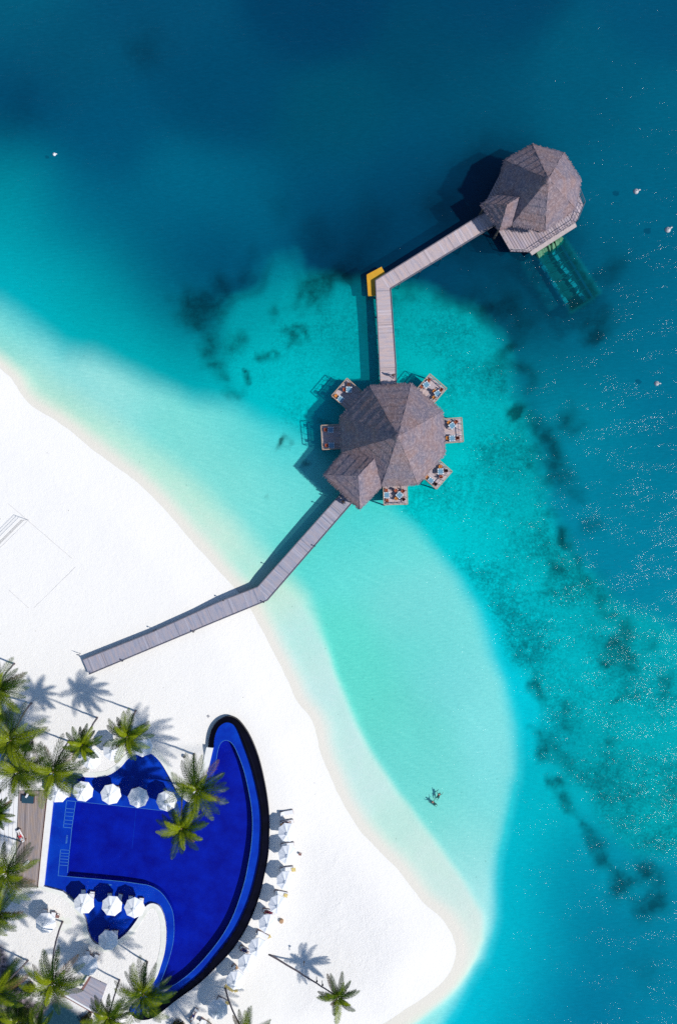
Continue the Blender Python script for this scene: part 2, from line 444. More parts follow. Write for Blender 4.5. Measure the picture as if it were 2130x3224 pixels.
SHORE = crom([(-900, 500), (-300, 960), (0, 1160), (80, 1255), (200, 1340), (300, 1420), (420, 1510), (520, 1605), (600, 1700), (690, 1800), (770, 1885), (810, 1960), (850, 2030), (885, 2100),
         (930, 2200), (985, 2270), (1005, 2350), (1035, 2430), (1065, 2510), (1120, 2600), (1185, 2670), (1255, 2745), (1330, 2840), (1395, 2900), (1438, 2985), (1412, 3065), (1350, 3130),
         (1270, 3185), (1150, 3250), (900, 3340), (500, 3460), (-300, 3700)], 4)
LAND = SHORE + [(-4000, 6000), (-9000, 3000), (-4000, 500)]

POOL_IN = [(855, 480), (865, 380), (900, 290), (950, 245), (1000, 235), (1050, 258), (1090, 310), (1150, 460), (1220, 660), (1270, 850), (1310, 1050), (1325, 1250), (1315, 1450), (1305, 1568)]
POOL_IN = [(400 + x / 3.136, 2200 + y / 3.136) for x, y in POOL_IN]
POOL_IN += [(400 + x / 3.136, 2724 + y / 3.136) for x, y in [(1240, 220), (1160, 450), (1040, 680), (880, 890), (740, 1060), (600, 1180), (450, 1290), (330, 1370), (210, 1440), (110, 1480), (50, 1470)]]
BAND_OUT = [(800, 482), (812, 380), (845, 285), (905, 215), (985, 178), (1060, 190), (1130, 250), (1215, 380), (1295, 580), (1350, 800), (1385, 1000), (1403, 1200), (1400, 1400), (1390, 1568)]
BAND_OUT = [(400 + x / 3.136, 2200 + y / 3.136) for x, y in BAND_OUT]
BAND_OUT += [(400 + x / 3.136, 2724 + y / 3.136) for x, y in [(1350, 130), (1300, 330), (1200, 580), (1060, 810), (880, 1010), (700, 1180), (480, 1340), (330, 1460), (230, 1520), (130, 1530), (55, 1490), (15, 1440)]]
POOL_REST = [(406, 3178), (425, 3152), (462, 3118), (492, 3080), (507, 3040), (518, 3000), (523, 2962), (523, 2915), (515, 2877), (502, 2852), (483, 2843), (467, 2847), (452, 2862), (429, 2899), (400, 2936),
             (372, 2958), (340, 2980), (305, 2971), (288, 2955), (277, 2926), (270, 2891), (255, 2863), (233, 2834), (198, 2805), (166, 2792), (137, 2789),
             (150, 2660), (166, 2518), (178, 2470), (200, 2440), (235, 2438), (271, 2446), (319, 2445), (351, 2436), (383, 2413), (400, 2393), (425, 2376), (464, 2369), (486, 2379), (508, 2402), (534, 2445), (559, 2493),
             (585, 2520), (610, 2525), (632, 2490), (645, 2440), (668, 2358)]
NEAR_STRAIGHT = {(137, 2789), (150, 2660), (166, 2518)}
POOLZ = 1.15
WATER_POLY_PX = crom(POOL_IN[:1] + POOL_IN[1:], 3) + POOL_REST       # px measured on the water plane
def plan(pts, h):
    """photograph px seen at height h -> px of the same plan position at sea level"""
    k = 1 - h / CAM_H
    return [((x - 1065) * k + 1065, (y - 1612) * k + 1612) for x, y in pts]
WATER_PLAN = plan(WATER_POLY_PX, POOLZ)
BAND_PLAN = plan(crom(BAND_OUT, 3), POOLZ + .05)

ax1 = np.arange(-64, 64.01, 0.4); ay1 = np.arange(-92, 92.01, 0.4)
xs = np.concatenate([[-2500, -900, -350, -160, -100, -78], ax1, [78, 100, 160, 350, 900, 2500]])
ys = np.concatenate([[-2500, -900, -350, -180, -130, -105], ay1, [105, 130, 180, 350, 900, 2500]])
GX, GY = np.meshgrid(xs, ys)
PX = GX * PXM + 1065; PY = 1612 - GY * PXM
wx = fbm(PX, PY, 160, 4, 3); wy = fbm(PX, PY, 160, 4, 33)
WX = PX + 70 * wx; WY = PY + 70 * wy
CPX = np.clip(PX, -150, 2280); CPY = np.clip(PY, -150, 3400)

d_shore = seg_dist(PX, PY, SHORE, False)
land = inside(PX, PY, LAND)
D = np.where(land, d_shore, -d_shore) + 16 * fbm(PX, PY, 120, 4, 71)           # + inland, px
UP = BAND_PLAN[3:]
UPLAND = [(600, 2150), (640, 2300)] + BAND_PLAN[6:] + [(395, 3215), (300, 3600), (-4000, 3600), (-4000, 2150)]
band_mid = [(0.5 * (a[0] + b[0]), 0.5 * (a[1] + b[1])) for a, b in zip(crom(POOL_IN, 3), crom(BAND_OUT, 3)[:len(crom(POOL_IN, 3))])]
UPLAND = [(640, 2250), (655, 2352)] + WATER_PLAN[2:len(crom(POOL_IN, 3)) - 1] + [(395, 3200), (300, 3600), (-4000, 3600), (-4000, 2060), (560, 2060)]
up = smooth(sdf(PX, PY, UPLAND) / 10 + 0.5) * smooth((PY - 2080) / 330)
fx_ = smooth((640 - PX) / 330); up = up * (fx_ + (1 - fx_) * smooth((PY - 2335) / 40))
H = np.where(D > 0, 0.46 * smooth(D / 160) + 0.0014 * np.minimum(D, 30), 0)
H = H + up * (1.22 - 0.5)
H = np.where(D > 20, H + 0.05 * fbm(PX, PY, 50, 4, 5) * np.minimum(1, D / 100), H)
# ---- water colour control, some shade painted in
def rbf(ctrl, sig, px, py):
    out = np.zeros(px.shape + (len(ctrl[0]) - 2,)); w = np.zeros(px.shape) + 1e-30
    for c in ctrl:
        d2 = (px - c[0]) ** 2 + (py - c[1]) ** 2
        k = np.exp(-d2 / (2 * sig * sig)) + 1e-4 / (1 + d2 / (sig * sig)) ** 2
        w += k
        for j in range(len(c) - 2): out[..., j] += k * c[j + 2]
    return out / w[..., None]
def L3(ctrl):
    return [(c[0], c[1], lin(c[2]), lin(c[3]), lin(c[4])) for c in ctrl]
DEEP_AND_SHADE = L3([(600, 960, 0, 64, 100), (615, 1060, 0, 84, 116), (680, 1150, 0, 110, 138), (700, 880, 0, 70, 104), (640, 880, 0, 66, 102), (0, 0, 2, 88, 120), (0, 180, 2, 78, 112), (500, 0, 2, 74, 110), (1000, 0, 0, 60, 97), (1500, 0, 0, 66, 102), (2130, 0, 0, 78, 114), (20, 340, 0, 58, 100), (180, 180, 2, 78, 112), (300, 420, 0, 78, 115), (700, 300, 0, 70, 106),
   (1065, 400, 0, 76, 106), (1500, 300, 0, 76, 108), (2130, 400, 0, 92, 124), (1400, 180, 0, 68, 100), (1850, 300, 0, 84, 116), (250, 700, 0, 95, 130), (600, 620, 0, 96, 130), (170, 640, 0, 95, 130), (-20, 450, 0, 85, 120), (-30, 560, 0, 128, 150), (0, 660, 0, 152, 168), (60, 700, 0, 135, 158), (40, 780, 0, 160, 175), (130, 780, 0, 120, 148),
   (1065, 620, 0, 76, 112), (1065, 740, 0, 55, 90), (1400, 500, 0, 78, 112), (1300, 700, 0, 60, 95), (1500, 600, 0, 34, 66), (1420, 620, 0, 46, 82), (1545, 745, 0, 45, 76), (1330, 610, 0, 66, 102), (1250, 770, 0, 52, 86), (1140, 800, 0, 48, 80), (1640, 800, 0, 58, 88), (1400, 820, 0, 62, 98), (1500, 900, 0, 72, 105), (800, 700, 0, 88, 122), (600, 830, 0, 82, 118), (450, 800, 0, 88, 122),  # darkest anchors left of the smaller pavilion paint its soft shadow into the water
   (1950, 650, 0, 92, 125), (2130, 800, 0, 96, 130), (1950, 850, 0, 88, 120), (2100, 1000, 0, 104, 138), (1900, 1100, 0, 108, 140), (2100, 1300, 0, 108, 142), (1700, 1200, 0, 112, 138), (1620, 1000, 0, 75, 102), (1750, 900, 0, 66, 98), (1800, 1000, 0, 75, 106),
   (2000, 1600, 0, 118, 150), (2100, 1750, 0, 122, 155), (2130, 2000, 0, 135, 162), (1850, 1400, 0, 128, 155), (1950, 1450, 0, 116, 148), (1900, 1650, 0, 125, 155),
   (1640, 2150, 0, 190, 212), (1660, 2400, 0, 180, 200), (1640, 2600, 0, 186, 205), (1720, 2500, 0, 165, 182), (1780, 2750, 0, 140, 168), (1600, 2800, 0, 180, 200), (1580, 2950, 0, 185, 205), (1680, 2950, 0, 148, 178), (1850, 2900, 0, 118, 152), (2000, 3000, 0, 118, 152), (2130, 3100, 0, 124, 158), (2130, 3224, 0, 122, 158),
   (1560, 3100, 0, 176, 200), (1700, 3120, 0, 130, 165), (1850, 3200, 0, 112, 150), (1450, 3224, 0, 195, 218), (1520, 3180, 0, 176, 202), (1620, 3224, 0, 130, 165), (2100, 2700, 0, 140, 168), (2130, 2850, 0, 126, 158), (1900, 2720, 0, 138, 165), (1560, 2200, 0, 198, 215), (1400, 1800, 0, 190, 205), (1500, 3060, 0, 195, 215),
   (60, 900, 0, 180, 196), (160, 1000, 0, 182, 194), (300, 1060, 0, 176, 186), (0, 860, 0, 172, 188), (150, 880, 0, 155, 172), (260, 900, 0, 140, 160), (380, 900, 0, 112, 140), (500, 900, 0, 100, 130), (400, 1030, 0, 148, 164), (300, 980, 0, 155, 170), (450, 1150, 0, 185, 194), (560, 1150, 0, 168, 178), (560, 1030, 0, 125, 148), (640, 1200, 0, 180, 190), (780, 1280, 0, 190, 200), (700, 1270, 0, 190, 200)])
REEF = L3([(720, 1000, 0, 142, 160), (800, 960, 0, 143, 161), (860, 830, 0, 106, 137), (900, 1000, 0, 154, 167), (780, 1120, 0, 173, 185), (900, 1120, 0, 180, 191), (1000, 1000, 0, 168, 179), (850, 1250, 0, 192, 203), (980, 1230, 0, 186, 197), (1060, 1000, 0, 166, 177), (1040, 890, 0, 126, 147), (1130, 1100, 0, 158, 173),
   (1300, 950, 0, 148, 161), (1300, 1080, 0, 176, 185), (1420, 1020, 0, 168, 179), (1500, 1100, 0, 173, 185), (1580, 1150, 0, 143, 159), (1350, 1200, 0, 184, 193), (1500, 1280, 0, 180, 191), (1600, 1350, 0, 166, 177), (1450, 1450, 0, 192, 201), (1650, 1500, 0, 158, 173), (1500, 1600, 0, 186, 197), (1380, 1650, 0, 200, 209), (1650, 1700, 0, 180, 191),
   (1550, 1800, 0, 192, 205), (1750, 1720, 0, 158, 174), (1750, 1900, 0, 173, 187), (1650, 2000, 0, 188, 203), (1750, 2100, 0, 176, 191), (1900, 1950, 0, 158, 175), (2050, 2100, 0, 164, 181), (1900, 2200, 0, 174, 189), (1750, 2350, 0, 158, 177), (1900, 2400, 0, 158, 173), (2050, 2350, 0, 168, 183), (2050, 2600, 0, 166, 179), (1900, 2580, 0, 153, 171), (2000, 2720, 0, 140, 164)])
LAG = L3([(60, 1030, 121, 217, 218), (160, 1100, 139, 221, 223), (300, 1180, 144, 223, 225), (380, 1250, 159, 229, 229), (450, 1250, 119, 217, 218), (560, 1340, 124, 221, 218), (640, 1400, 134, 225, 222), (700, 1330, 94, 215, 218), (800, 1400, 95, 217, 218), (760, 1500, 129, 225, 222), (900, 1350, 49, 203, 214), (960, 1420, 69, 209, 215),
   (900, 1530, 113, 219, 220), (980, 1560, 97, 215, 217), (850, 1640, 119, 223, 222), (960, 1750, 89, 215, 213), (1080, 1650, 79, 213, 215), (1200, 1600, 61, 211, 214), (1260, 1700, 104, 221, 222), (1120, 1800, 101, 223, 222), (1250, 1900, 117, 219, 220), (1350, 1950, 121, 221, 224), (1400, 1900, 119, 223, 226), (1100, 2000, 94, 219, 210), (1150, 2130, 97, 217, 208),
   (1220, 2250, 101, 215, 207), (1300, 2050, 104, 219, 216), (1400, 2150, 119, 219, 224), (1530, 2250, 127, 227, 232), (1330, 2280, 107, 215, 212), (1280, 2400, 109, 216, 214), (1400, 2450, 114, 219, 218), (1560, 2400, 129, 225, 232), (1560, 2500, 124, 225, 230), (1360, 2600, 121, 221, 218), (1480, 2650, 137, 227, 230), (1430, 2730, 155, 231, 232), (1530, 2800, 159, 233, 240),
   (1480, 2880, 179, 237, 240), (1500, 3000, 174, 236, 240), (1440, 3100, 169, 235, 238), (1380, 3200, 129, 228, 235), (1300, 3260, 159, 233, 236)])
PALE = L3([(40, 1080, 150, 222, 214), (120, 1170, 175, 230, 220), (250, 1270, 178, 232, 220), (370, 1350, 185, 235, 222), (500, 1450, 185, 236, 224), (620, 1560, 190, 238, 226), (700, 1700, 200, 238, 228), (780, 1780, 175, 236, 228), (860, 1880, 195, 238, 225), (950, 2000, 185, 236, 234), (1000, 2150, 195, 236, 236), (1050, 2250, 190, 236, 236), (1100, 2380, 198, 238, 238),
   (1150, 2500, 200, 240, 238), (1250, 2600, 190, 236, 232), (1330, 2700, 205, 240, 236), (1420, 2800, 205, 240, 236), (1480, 2920, 215, 240, 234), (1470, 3020, 215, 240, 234), (1380, 3120, 215, 240, 230), (1300, 3190, 215, 240, 228)])
REEF_POLY = [(690, 1000), (730, 930), (800, 890), (850, 800), (930, 800), (960, 870), (1060, 870), (1130, 870), (1250, 900), (1400, 930), (1500, 970), (1580, 1060), (1620, 1200), (1680, 1400), (1740, 1580), (1850, 1780), (1980, 1900), (2150, 2000), (2600, 2200),
             (2600, 2700), (2130, 2690), (1990, 2700), (1890, 2620), (1840, 2500), (1770, 2420), (1710, 2330), (1690, 2200), (1660, 2100), (1620, 2080), (1560, 1980), (1480, 1850), (1400, 1750), (1250, 1600), (1000, 1450), (850, 1300), (770, 1230), (700, 1150)]
LAG_POLY = [(-900, 700), (-200, 900), (0, 965), (90, 1030), (200, 1110), (300, 1125), (380, 1170), (480, 1215), (600, 1262), (740, 1280), (840, 1330), (920, 1360), (1010, 1430), (1100, 1500), (1230, 1580), (1330, 1680), (1420, 1790), (1500, 1930), (1560, 2060), (1600, 2170), (1622, 2300), (1625, 2430),
            (1600, 2540), (1580, 2660), (1555, 2800), (1545, 2930), (1520, 3020), (1450, 3130), (1380, 3240), (1200, 3400), (600, 3600), (-500, 3900), (-4000, 3000)]
PALE_POLY = [(-900, 600), (-100, 1010), (30, 1090), (130, 1165), (300, 1300), (450, 1400), (600, 1510), (700, 1610), (790, 1700), (880, 1790), (965, 1880), (1000, 1960), (1045, 2070), (1085, 2180), (1130, 2290), (1180, 2380), (1245, 2480), (1320, 2580), (1395, 2680), (1465, 2780), (1520, 2880),
             (1525, 2960), (1500, 3030), (1440, 3110), (1350, 3190), (1200, 3300), (600, 3500), (-4000, 3500)]
C = rbf(DEEP_AND_SHADE, 98, CPX, CPY)
def layer(poly, ctrl, sig, feather, warp=1.0, off=0.0):
    global C
    s = sdf(PX + (WX - PX) * warp, PY + (WY - PY) * warp, poly) + off
    fe = feather if not callable(feather) else feather(PX, PY)
    a = smooth(s / (2 * fe) + 0.5)[..., None]
    C = C * (1 - a) + rbf(ctrl, sig, CPX, CPY) * a
layer(REEF_POLY, REEF, 75, 30, 1.2)
layer(LAG_POLY, LAG, 70, lambda x, y: np.clip(62 - (y - 1100) * 0.07, 34, 62), 0.5)
layer(PALE_POLY, PALE, 60, lambda x, y: np.clip(60 - np.maximum(0, y - 1750) * 0.15 + np.maximum(0, y - 2330) * 0.12, 15, 60), 0.25)
CORAL = [(590, 950, 34, .8), (610, 1010, 34, .8), (640, 1080, 30, .75), (665, 1140, 24, .7), (690, 1185, 20, .7), (735, 1225, 20, .6), (560, 980, 26, .5), (650, 960, 40, .8), (690, 900, 32, .7), (760, 870, 30, .6), (800, 800, 26, .35),
   (720, 1090, 24, .55), (750, 1060, 28, .55), (960, 880, 30, .8), (930, 930, 22, .7), (990, 930, 30, .75), (1020, 880, 28, .9), (1060, 850, 26, .9), (1090, 870, 22, .9), (850, 965, 20, .6), (890, 1030, 18, .6), (910, 1060, 18, .7), (940, 1025, 16, .85), (950, 1050, 10, .9), (915, 1085, 12, .7), (840, 1110, 13, .85), (776, 1180, 14, 1.), (770, 1160, 9, 1.), (782, 1198, 8, .9), (1000, 950, 22, .4),
   (890, 1393, 13, 1.), (882, 1386, 7, .9), (957, 1447, 9, .75), (845, 1563, 7, .55), (1018, 1318, 10, .8), (1300, 900, 26, .45), (1250, 930, 20, .4), (1400, 920, 34, .5), (1480, 940, 34, .6), (1545, 963, 15, 1.), (1540, 980, 40, .5), (1600, 960, 34, .7), (1640, 1010, 34, .6), (1620, 1080, 22, 1.1), (1612, 1090, 14, 1.), (1600, 1130, 26, .5), (1640, 1170, 24, .75), (1560, 1170, 26, .4), (1660, 1200, 26, .5), (1605, 1270, 18, .9),
   (1630, 1290, 24, 1.), (1650, 1275, 14, .8), (1610, 1300, 16, .8), (1690, 1330, 28, .75), (1720, 1380, 28, .8), (1740, 1420, 30, .9), (1700, 1400, 24, .6), (1790, 1310, 34, .55), (1800, 1340, 34, .6), (1750, 1460, 26, .7), (1760, 1510, 34, .7), (1800, 1480, 24, .4), (1690, 1470, 12, .7), (1800, 1560, 22, .6), (1745, 1630, 12, .7), (1780, 1700, 26, 1.), (1775, 1715, 14, 1.), (1755, 1790, 20, .75), (1740, 1850, 16, .7), (1820, 1760, 22, .6), (1850, 1820, 30, .6), (1690, 1745, 9, .7),
   (1600, 1620, 8, .5), (1860, 1640, 30, .55), (1900, 1880, 30, .65), (1930, 1930, 24, .6), (1970, 1990, 24, .75), (1930, 2050, 34, .85), (1985, 2060, 30, .7), (1895, 2095, 13, .9), (1980, 2120, 22, .7), (1960, 2200, 14, .85), (2000, 2190, 14, .6), (2060, 2030, 24, .5), (2110, 2150, 26, .6), (1690, 2170, 24, .85), (1700, 2210, 22, .6), (1790, 2210, 16, .7), (1660, 2030, 12, .5), (1800, 2270, 22, .6), (1710, 2320, 22, .7), (1730, 2370, 32, .85), (1700, 2390, 18, .7), (1790, 2400, 24, .5), (1940, 2345, 14, .8),
   (1760, 2460, 20, .9), (1745, 2475, 12, .9), (1780, 2520, 24, .9), (1795, 2560, 18, .8), (1830, 2600, 20, .8), (1860, 2640, 26, .9), (1880, 2690, 24, .8), (1910, 2730, 22, .8), (1920, 2740, 16, .7), (1950, 2790, 26, .8), (1955, 2820, 26, .8), (1980, 2770, 22, .6), (2030, 2750, 26, 1.), (2060, 2740, 22, .8), (2080, 2830, 34, .8), (2070, 2870, 22, .8), (2030, 2890, 28, .85), (2110, 2780, 26, .7), (2030, 3080, 55, .28), (1970, 2500, 12, .6), (1900, 2520, 12, .6), (1960, 2450, 10, .6),
   (1930, 830, 36, .55), (1900, 860, 30, .4), (1900, 1010, 34, .65), (1870, 1050, 28, .75), (1895, 1055, 22, .8), (1840, 1010, 26, .5), (1700, 980, 50, .4), (1700, 880, 60, .3), (1820, 940, 30, .35), (1580, 880, 50, .35), (460, 130, 60, .35), (440, 160, 50, .3), (30, 340, 70, .35), (70, 250, 40, .15), (1480, 780, 70, .4), (1130, 820, 60, .6), (1000, 740, 60, .45), (870, 640, 40, .3), (1180, 690, 70, .4), (1800, 700, 40, .3),
   (1650, 590, 70, .4), (1400, 640, 80, .6), (1500, 480, 60, .4)]  # coral here also carries painted shade beside the smaller pavilion
def coral_field():
    cor = np.zeros(PX.shape)
    wpx = PX + 95 * fbm(PX, PY, 62, 5, 90); wpy = PY + 95 * fbm(PX, PY, 62, 5, 95)
    for x, y, r, s in CORAL:
        d2 = (wpx - x) ** 2 + (wpy - y) ** 2
        cor = 1 - (1 - cor) * (1 - min(s, 1) * 0.8 * np.exp(-d2 / (2 * (0.85 * r) ** 2)))
    return cor
SREF = 0.84                      # what clear water over this sand shows
# to sand colour along the last metres before the shore
shore_fade = smooth((-D) / 70.0)[..., None]
creamy = np.array([0.90, 0.90, 0.84])
C = creamy * (1 - shore_fade) + C * shore_fade
C = C * (1 + shore_fade * (0.10 * fbm(PX, PY, 220, 5, 201)[..., None] + 0.05 * fbm(PX, PY, 40, 3, 207)[..., None]))
# the sunken hall reaches close to the surface, so only a thin layer of water lies over it
hall = smooth(sdf(PX, PY, plan([(1676, 798), (1765, 758), (1880, 930), (1786, 992)], -1.5)) / 14 + 0.45)[..., None]
C = C * (1 - hall) + np.array([lin(14), lin(150), lin(168)]) * hall
C[..., 2] *= 0.96 - 0.10 * np.clip(1 - C[..., 1] / 0.5, 0, 1)
cor0 = coral_field()
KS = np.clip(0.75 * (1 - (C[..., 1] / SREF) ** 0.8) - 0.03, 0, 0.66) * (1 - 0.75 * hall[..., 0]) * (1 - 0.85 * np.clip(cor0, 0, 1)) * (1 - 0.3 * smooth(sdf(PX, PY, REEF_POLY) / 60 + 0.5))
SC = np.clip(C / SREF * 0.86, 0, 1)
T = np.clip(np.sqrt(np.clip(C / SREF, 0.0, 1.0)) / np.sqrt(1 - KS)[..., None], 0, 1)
lum = 0.3 * C[..., 0] + 0.5 * C[..., 1] + 0.2 * C[..., 2]
depth = 0.85 * -np.log(np.clip(lum / 0.9, 0.02, 1)) 
depth = np.clip(depth, 0, 9) * smooth(-D / 80) + np.clip(-D, 0, 300) * 0.0014
H = np.where(D > 0, H, -depth)

H = np.where(hall[..., 0] > 0.02, np.minimum(H, -3.05), H)
# ---- coral: single dark heads and clumps, plus the speckled plateau
reef_m = smooth(sdf(WX, WY, REEF_POLY) / 60 + 0.4) * (1 - smooth(sdf(PX, PY, LAG_POLY) / 40 + 0.5))
east = smooth((PX - 1250) / 500)
cor = cor0
hall_dark = smooth(sdf(WX, WY, [(1610, 820), (1700, 730), (1800, 720), (1920, 930), (1900, 1000), (1780, 1040)]) / 40 + 0.6)  # bed darkened all round the sunken hall
cor = np.maximum(cor, 0.62 * hall_dark)
spk = reef_m * np.clip(0.24 + 0.22 * east + 0.9 * fbm(PX, PY, 130, 4, 60), 0, 1)
cor = np.clip(cor + 0.10 * fbm(PX, PY, 30, 3, 61) * (cor > 0.05), 0, 1)
MASK = np.zeros(PX.shape + (4,)); MASK[..., 0] = cor; MASK[..., 1] = np.clip(spk, 0, 1); MASK[..., 3] = 1
# B: how much the beach is trodden / coarse (0 raked smooth .. 1 rough)
rough_b = np.clip(smooth((PY - 1900) / 500) * smooth((800 - PX) / 500) + 0.9 * smooth(sdf(PX, PY, [(1000, 2550), (1150, 2700), (1300, 2900), (1250, 3224), (900, 3224), (960, 2700)]) / 120 + .3), 0, 1)
MASK[..., 2] = rough_b
WETC = np.where(D > 0, 1 - smooth(D / 62), 1 - smooth(-D / 30))
wet = np.zeros(PX.shape + (4,)); wet[..., 0] = WETC; wet[..., 3] = 1
# bare soil under the palms in the lower left corner
soil = smooth(sdf(PX, PY, [(-900, 2960), (20, 2960), (60, 3050), (90, 3120), (130, 3140), (190, 3125), (330, 3215), (420, 3400), (-900, 3600)]) / 24 + 0.5) 
wet[..., 1] = soil
wet[..., 2] = smooth(sdf(PX, PY, [(-900, 3180), (130, 3200), (170, 3140), (215, 3135), (330, 3215), (420, 3400), (-900, 3600)]) / 16 + 0.5)  # dark blue-green patch inside the soil area

# the pool is let into the ground
inpool = sdf(PX, PY, WATER_PLAN)
H = np.where((inpool > -3) & (D > 0), -1.2, H)

def grid_mesh(name, Z, mat, attrs, mask=None):
    ny, nx = Z.shape
    v = np.stack([GX.ravel(), GY.ravel(), Z.ravel()], 1)
    idx = np.arange(ny * nx).reshape(ny, nx)
    q = np.stack([idx[:-1, :-1].ravel(), idx[:-1, 1:].ravel(), idx[1:, 1:].ravel(), idx[1:, :-1].ravel()], 1)
    if mask is not None:
        mk = (mask[:-1, :-1] | mask[:-1, 1:] | mask[1:, 1:] | mask[1:, :-1]).ravel()
        q = q[mk]
        used = np.unique(q); remap = np.full(ny * nx, -1); remap[used] = np.arange(len(used))
        v = v[used]; q = remap[q]; attrs = {k: a.reshape(-1, 4)[used] for k, a in attrs.items()}
    else:
        attrs = {k: a.reshape(-1, 4) for k, a in attrs.items()}
    me = bpy.data.meshes.new(name)
    me.vertices.add(len(v)); me.vertices.foreach_set('co', v.astype(np.float32).ravel())
    me.loops.add(len(q) * 4); me.loops.foreach_set('vertex_index', q.astype(np.int32).ravel())
    me.polygons.add(len(q)); me.polygons.foreach_set('loop_start', np.arange(0, len(q) * 4, 4, dtype=np.int32))
    me.polygons.foreach_set('use_smooth', np.ones(len(q), bool))
    for k, a in attrs.items():
        at = me.attributes.new(k, 'FLOAT_COLOR', 'POINT'); at.data.foreach_set('color', a.astype(np.float32).ravel())
    me.update(); me.validate()
    me.materials.append(mat)
    o = bpy.data.objects.new(name, me); COL.objects.link(o)
    return o

def mat_ground():
    m, nt, out = mat_new('sand_and_seabed')
    b = N(nt, 'ShaderNodeBsdfPrincipled', Roughness=0.95); b.inputs['Specular IOR Level'].default_value = 0.05
    def attr(n):
        a = nt.nodes.new('ShaderNodeAttribute'); a.attribute_name = n
        s = nt.nodes.new('ShaderNodeSeparateColor'); nt.links.new(a.outputs['Color'], s.inputs[0]); return s.outputs
    mk = attr('mask'); wt = attr('wet')
    n_big = noise_n(nt, 0.25, 5, 0.6); n_mid = noise_n(nt, 1.6, 5, 0.65); n_fine = noise_n(nt, 7.0, 4, 0.7)
    sand = mix_n(nt, n_mid, (0.86, 0.84, 0.80), (0.92, 0.89, 0.83))
    grit = ramp_n(nt, n_fine, [(0.30, (0.9, 0.9, 0.92)), (0.5, (1, 1, 1))])
    sand = mix_n(nt, mk[2], sand, mix_n(nt, 1.0, sand, mix_n(nt, n_fine, (0.92, 0.92, 0.94), (1.04, 1.04, 1.04)), 'MULTIPLY'))
    sand = mix_n(nt, math_n(nt, 'MULTIPLY', wt[0], ramp_n(nt, n_big, [(0.3, (0.2,) * 3), (0.6, (0.9,) * 3)])), sand, (0.895, 0.875, 0.82))
    # scattered twigs and husks: small dark flecks
    vo = nt.nodes.new('ShaderNodeTexVoronoi'); vo.inputs['Scale'].default_value = 0.55
    tc = nt.nodes.new('ShaderNodeTexCoord'); nt.links.new(tc.outputs['Object'], vo.inputs['Vector'])
    fl = math_n(nt, 'LESS_THAN', vo.outputs['Distance'], 0.055)
    sp = nt.nodes.new('ShaderNodeSeparateColor'); nt.links.new(vo.outputs['Color'], sp.inputs[0])
    fl = math_n(nt, 'MULTIPLY', fl, math_n(nt, 'GREATER_THAN', sp.outputs[0], 0.72))
    fl = math_n(nt, 'MULTIPLY', fl, math_n(nt, 'SUBTRACT', 1.0, wt[0]))
    sand = mix_n(nt, math_n(nt, 'MULTIPLY', fl, 0.45), sand, (0.25, 0.23, 0.22))
    # coral and rubble
    n_c = noise_n(nt, 0.9, 7, 0.68); n_s = noise_n(nt, 1.15, 6, 0.74)
    dens = math_n(nt, 'ADD', mk[0], math_n(nt, 'MULTIPLY', math_n(nt, 'SUBTRACT', n_c, 0.5), math_n(nt, 'MULTIPLY', mk[0], 1.9)))
    cm = ramp_n(nt, dens, [(0.05, (0, 0, 0)), (0.75, (1, 1, 1))])
    sm = math_n(nt, 'ADD', n_s, math_n(nt, 'MULTIPLY', mk[1], 0.45))
    sm = ramp_n(nt, sm, [(0.58, (0, 0, 0)), (0.86, (1, 1, 1))])
    sm = math_n(nt, 'MULTIPLY', sm, math_n(nt, 'MULTIPLY', mk[1], 1.5), clamp=True)
    col = mix_n(nt, math_n(nt, 'MULTIPLY', cm, 0.88), sand, mix_n(nt, n_mid, (0.015, 0.04, 0.05), (0.07, 0.13, 0.12)))
    col = mix_n(nt, math_n(nt, 'MULTIPLY', sm, 0.75), col, (0.13, 0.19, 0.20))
    # rubble and sand pockets between the coral heads
    n_r = noise_n(nt, 2.8, 5, 0.75)
    col = mix_n(nt, math_n(nt, 'MULTIPLY', mk[1], 1.6, clamp=True), col, mix_n(nt, 1.0, col, ramp_n(nt, n_r, [(0.36, (0.45, 0.5, 0.5)), (0.5, (1.0, 1.0, 1.0)), (0.64, (1.4, 1.35, 1.35))]), 'MULTIPLY'))
    # planting soil with leaf litter, and a dark blue-green patch
    so = mix_n(nt, ramp_n(nt, n_mid, [(0.4, (0,) * 3), (0.62, (1,) * 3)]), (0.06, 0.055, 0.065), (0.34, 0.28, 0.31))
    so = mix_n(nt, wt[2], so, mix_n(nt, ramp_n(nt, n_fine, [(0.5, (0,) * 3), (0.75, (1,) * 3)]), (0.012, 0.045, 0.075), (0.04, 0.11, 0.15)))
    col = mix_n(nt, wt[1], col, so)
    nt.links.new(col, b.inputs['Base Color'])
    hb = math_n(nt, 'ADD', math_n(nt, 'MULTIPLY', n_fine, math_n(nt, 'MULTIPLY_ADD', mk[2], 0.6)), math_n(nt, 'MULTIPLY', n_mid, 0.4))
    vf = nt.nodes.new('ShaderNodeTexVoronoi'); vf.inputs['Scale'].default_value = 1.9; nt.links.new(tc.outputs['Object'], vf.inputs['Vector'])
    pit = math_n(nt, 'MULTIPLY', math_n(nt, 'MINIMUM', vf.outputs['Distance'], 0.35), math_n(nt, 'MULTIPLY', math_n(nt, 'MULTIPLY', mk[2], ramp_n(nt, n_big, [(0.45, (0,) * 3), (0.65, (1,) * 3)])), 1.3))
    hb = math_n(nt, 'ADD', hb, pit)
    nt.links.new(bump_n(nt, hb, 0.9, 0.11), b.inputs['Normal'])
    nt.links.new(b.outputs[0], out.inputs[0])
    return m
ground = grid_mesh('beach_and_seabed', H, mat_ground(), {'mask': MASK, 'wet': wet})
tag(ground, 'white sand beach running down into the pale sandy seabed with dark coral', None, None, 'structure')
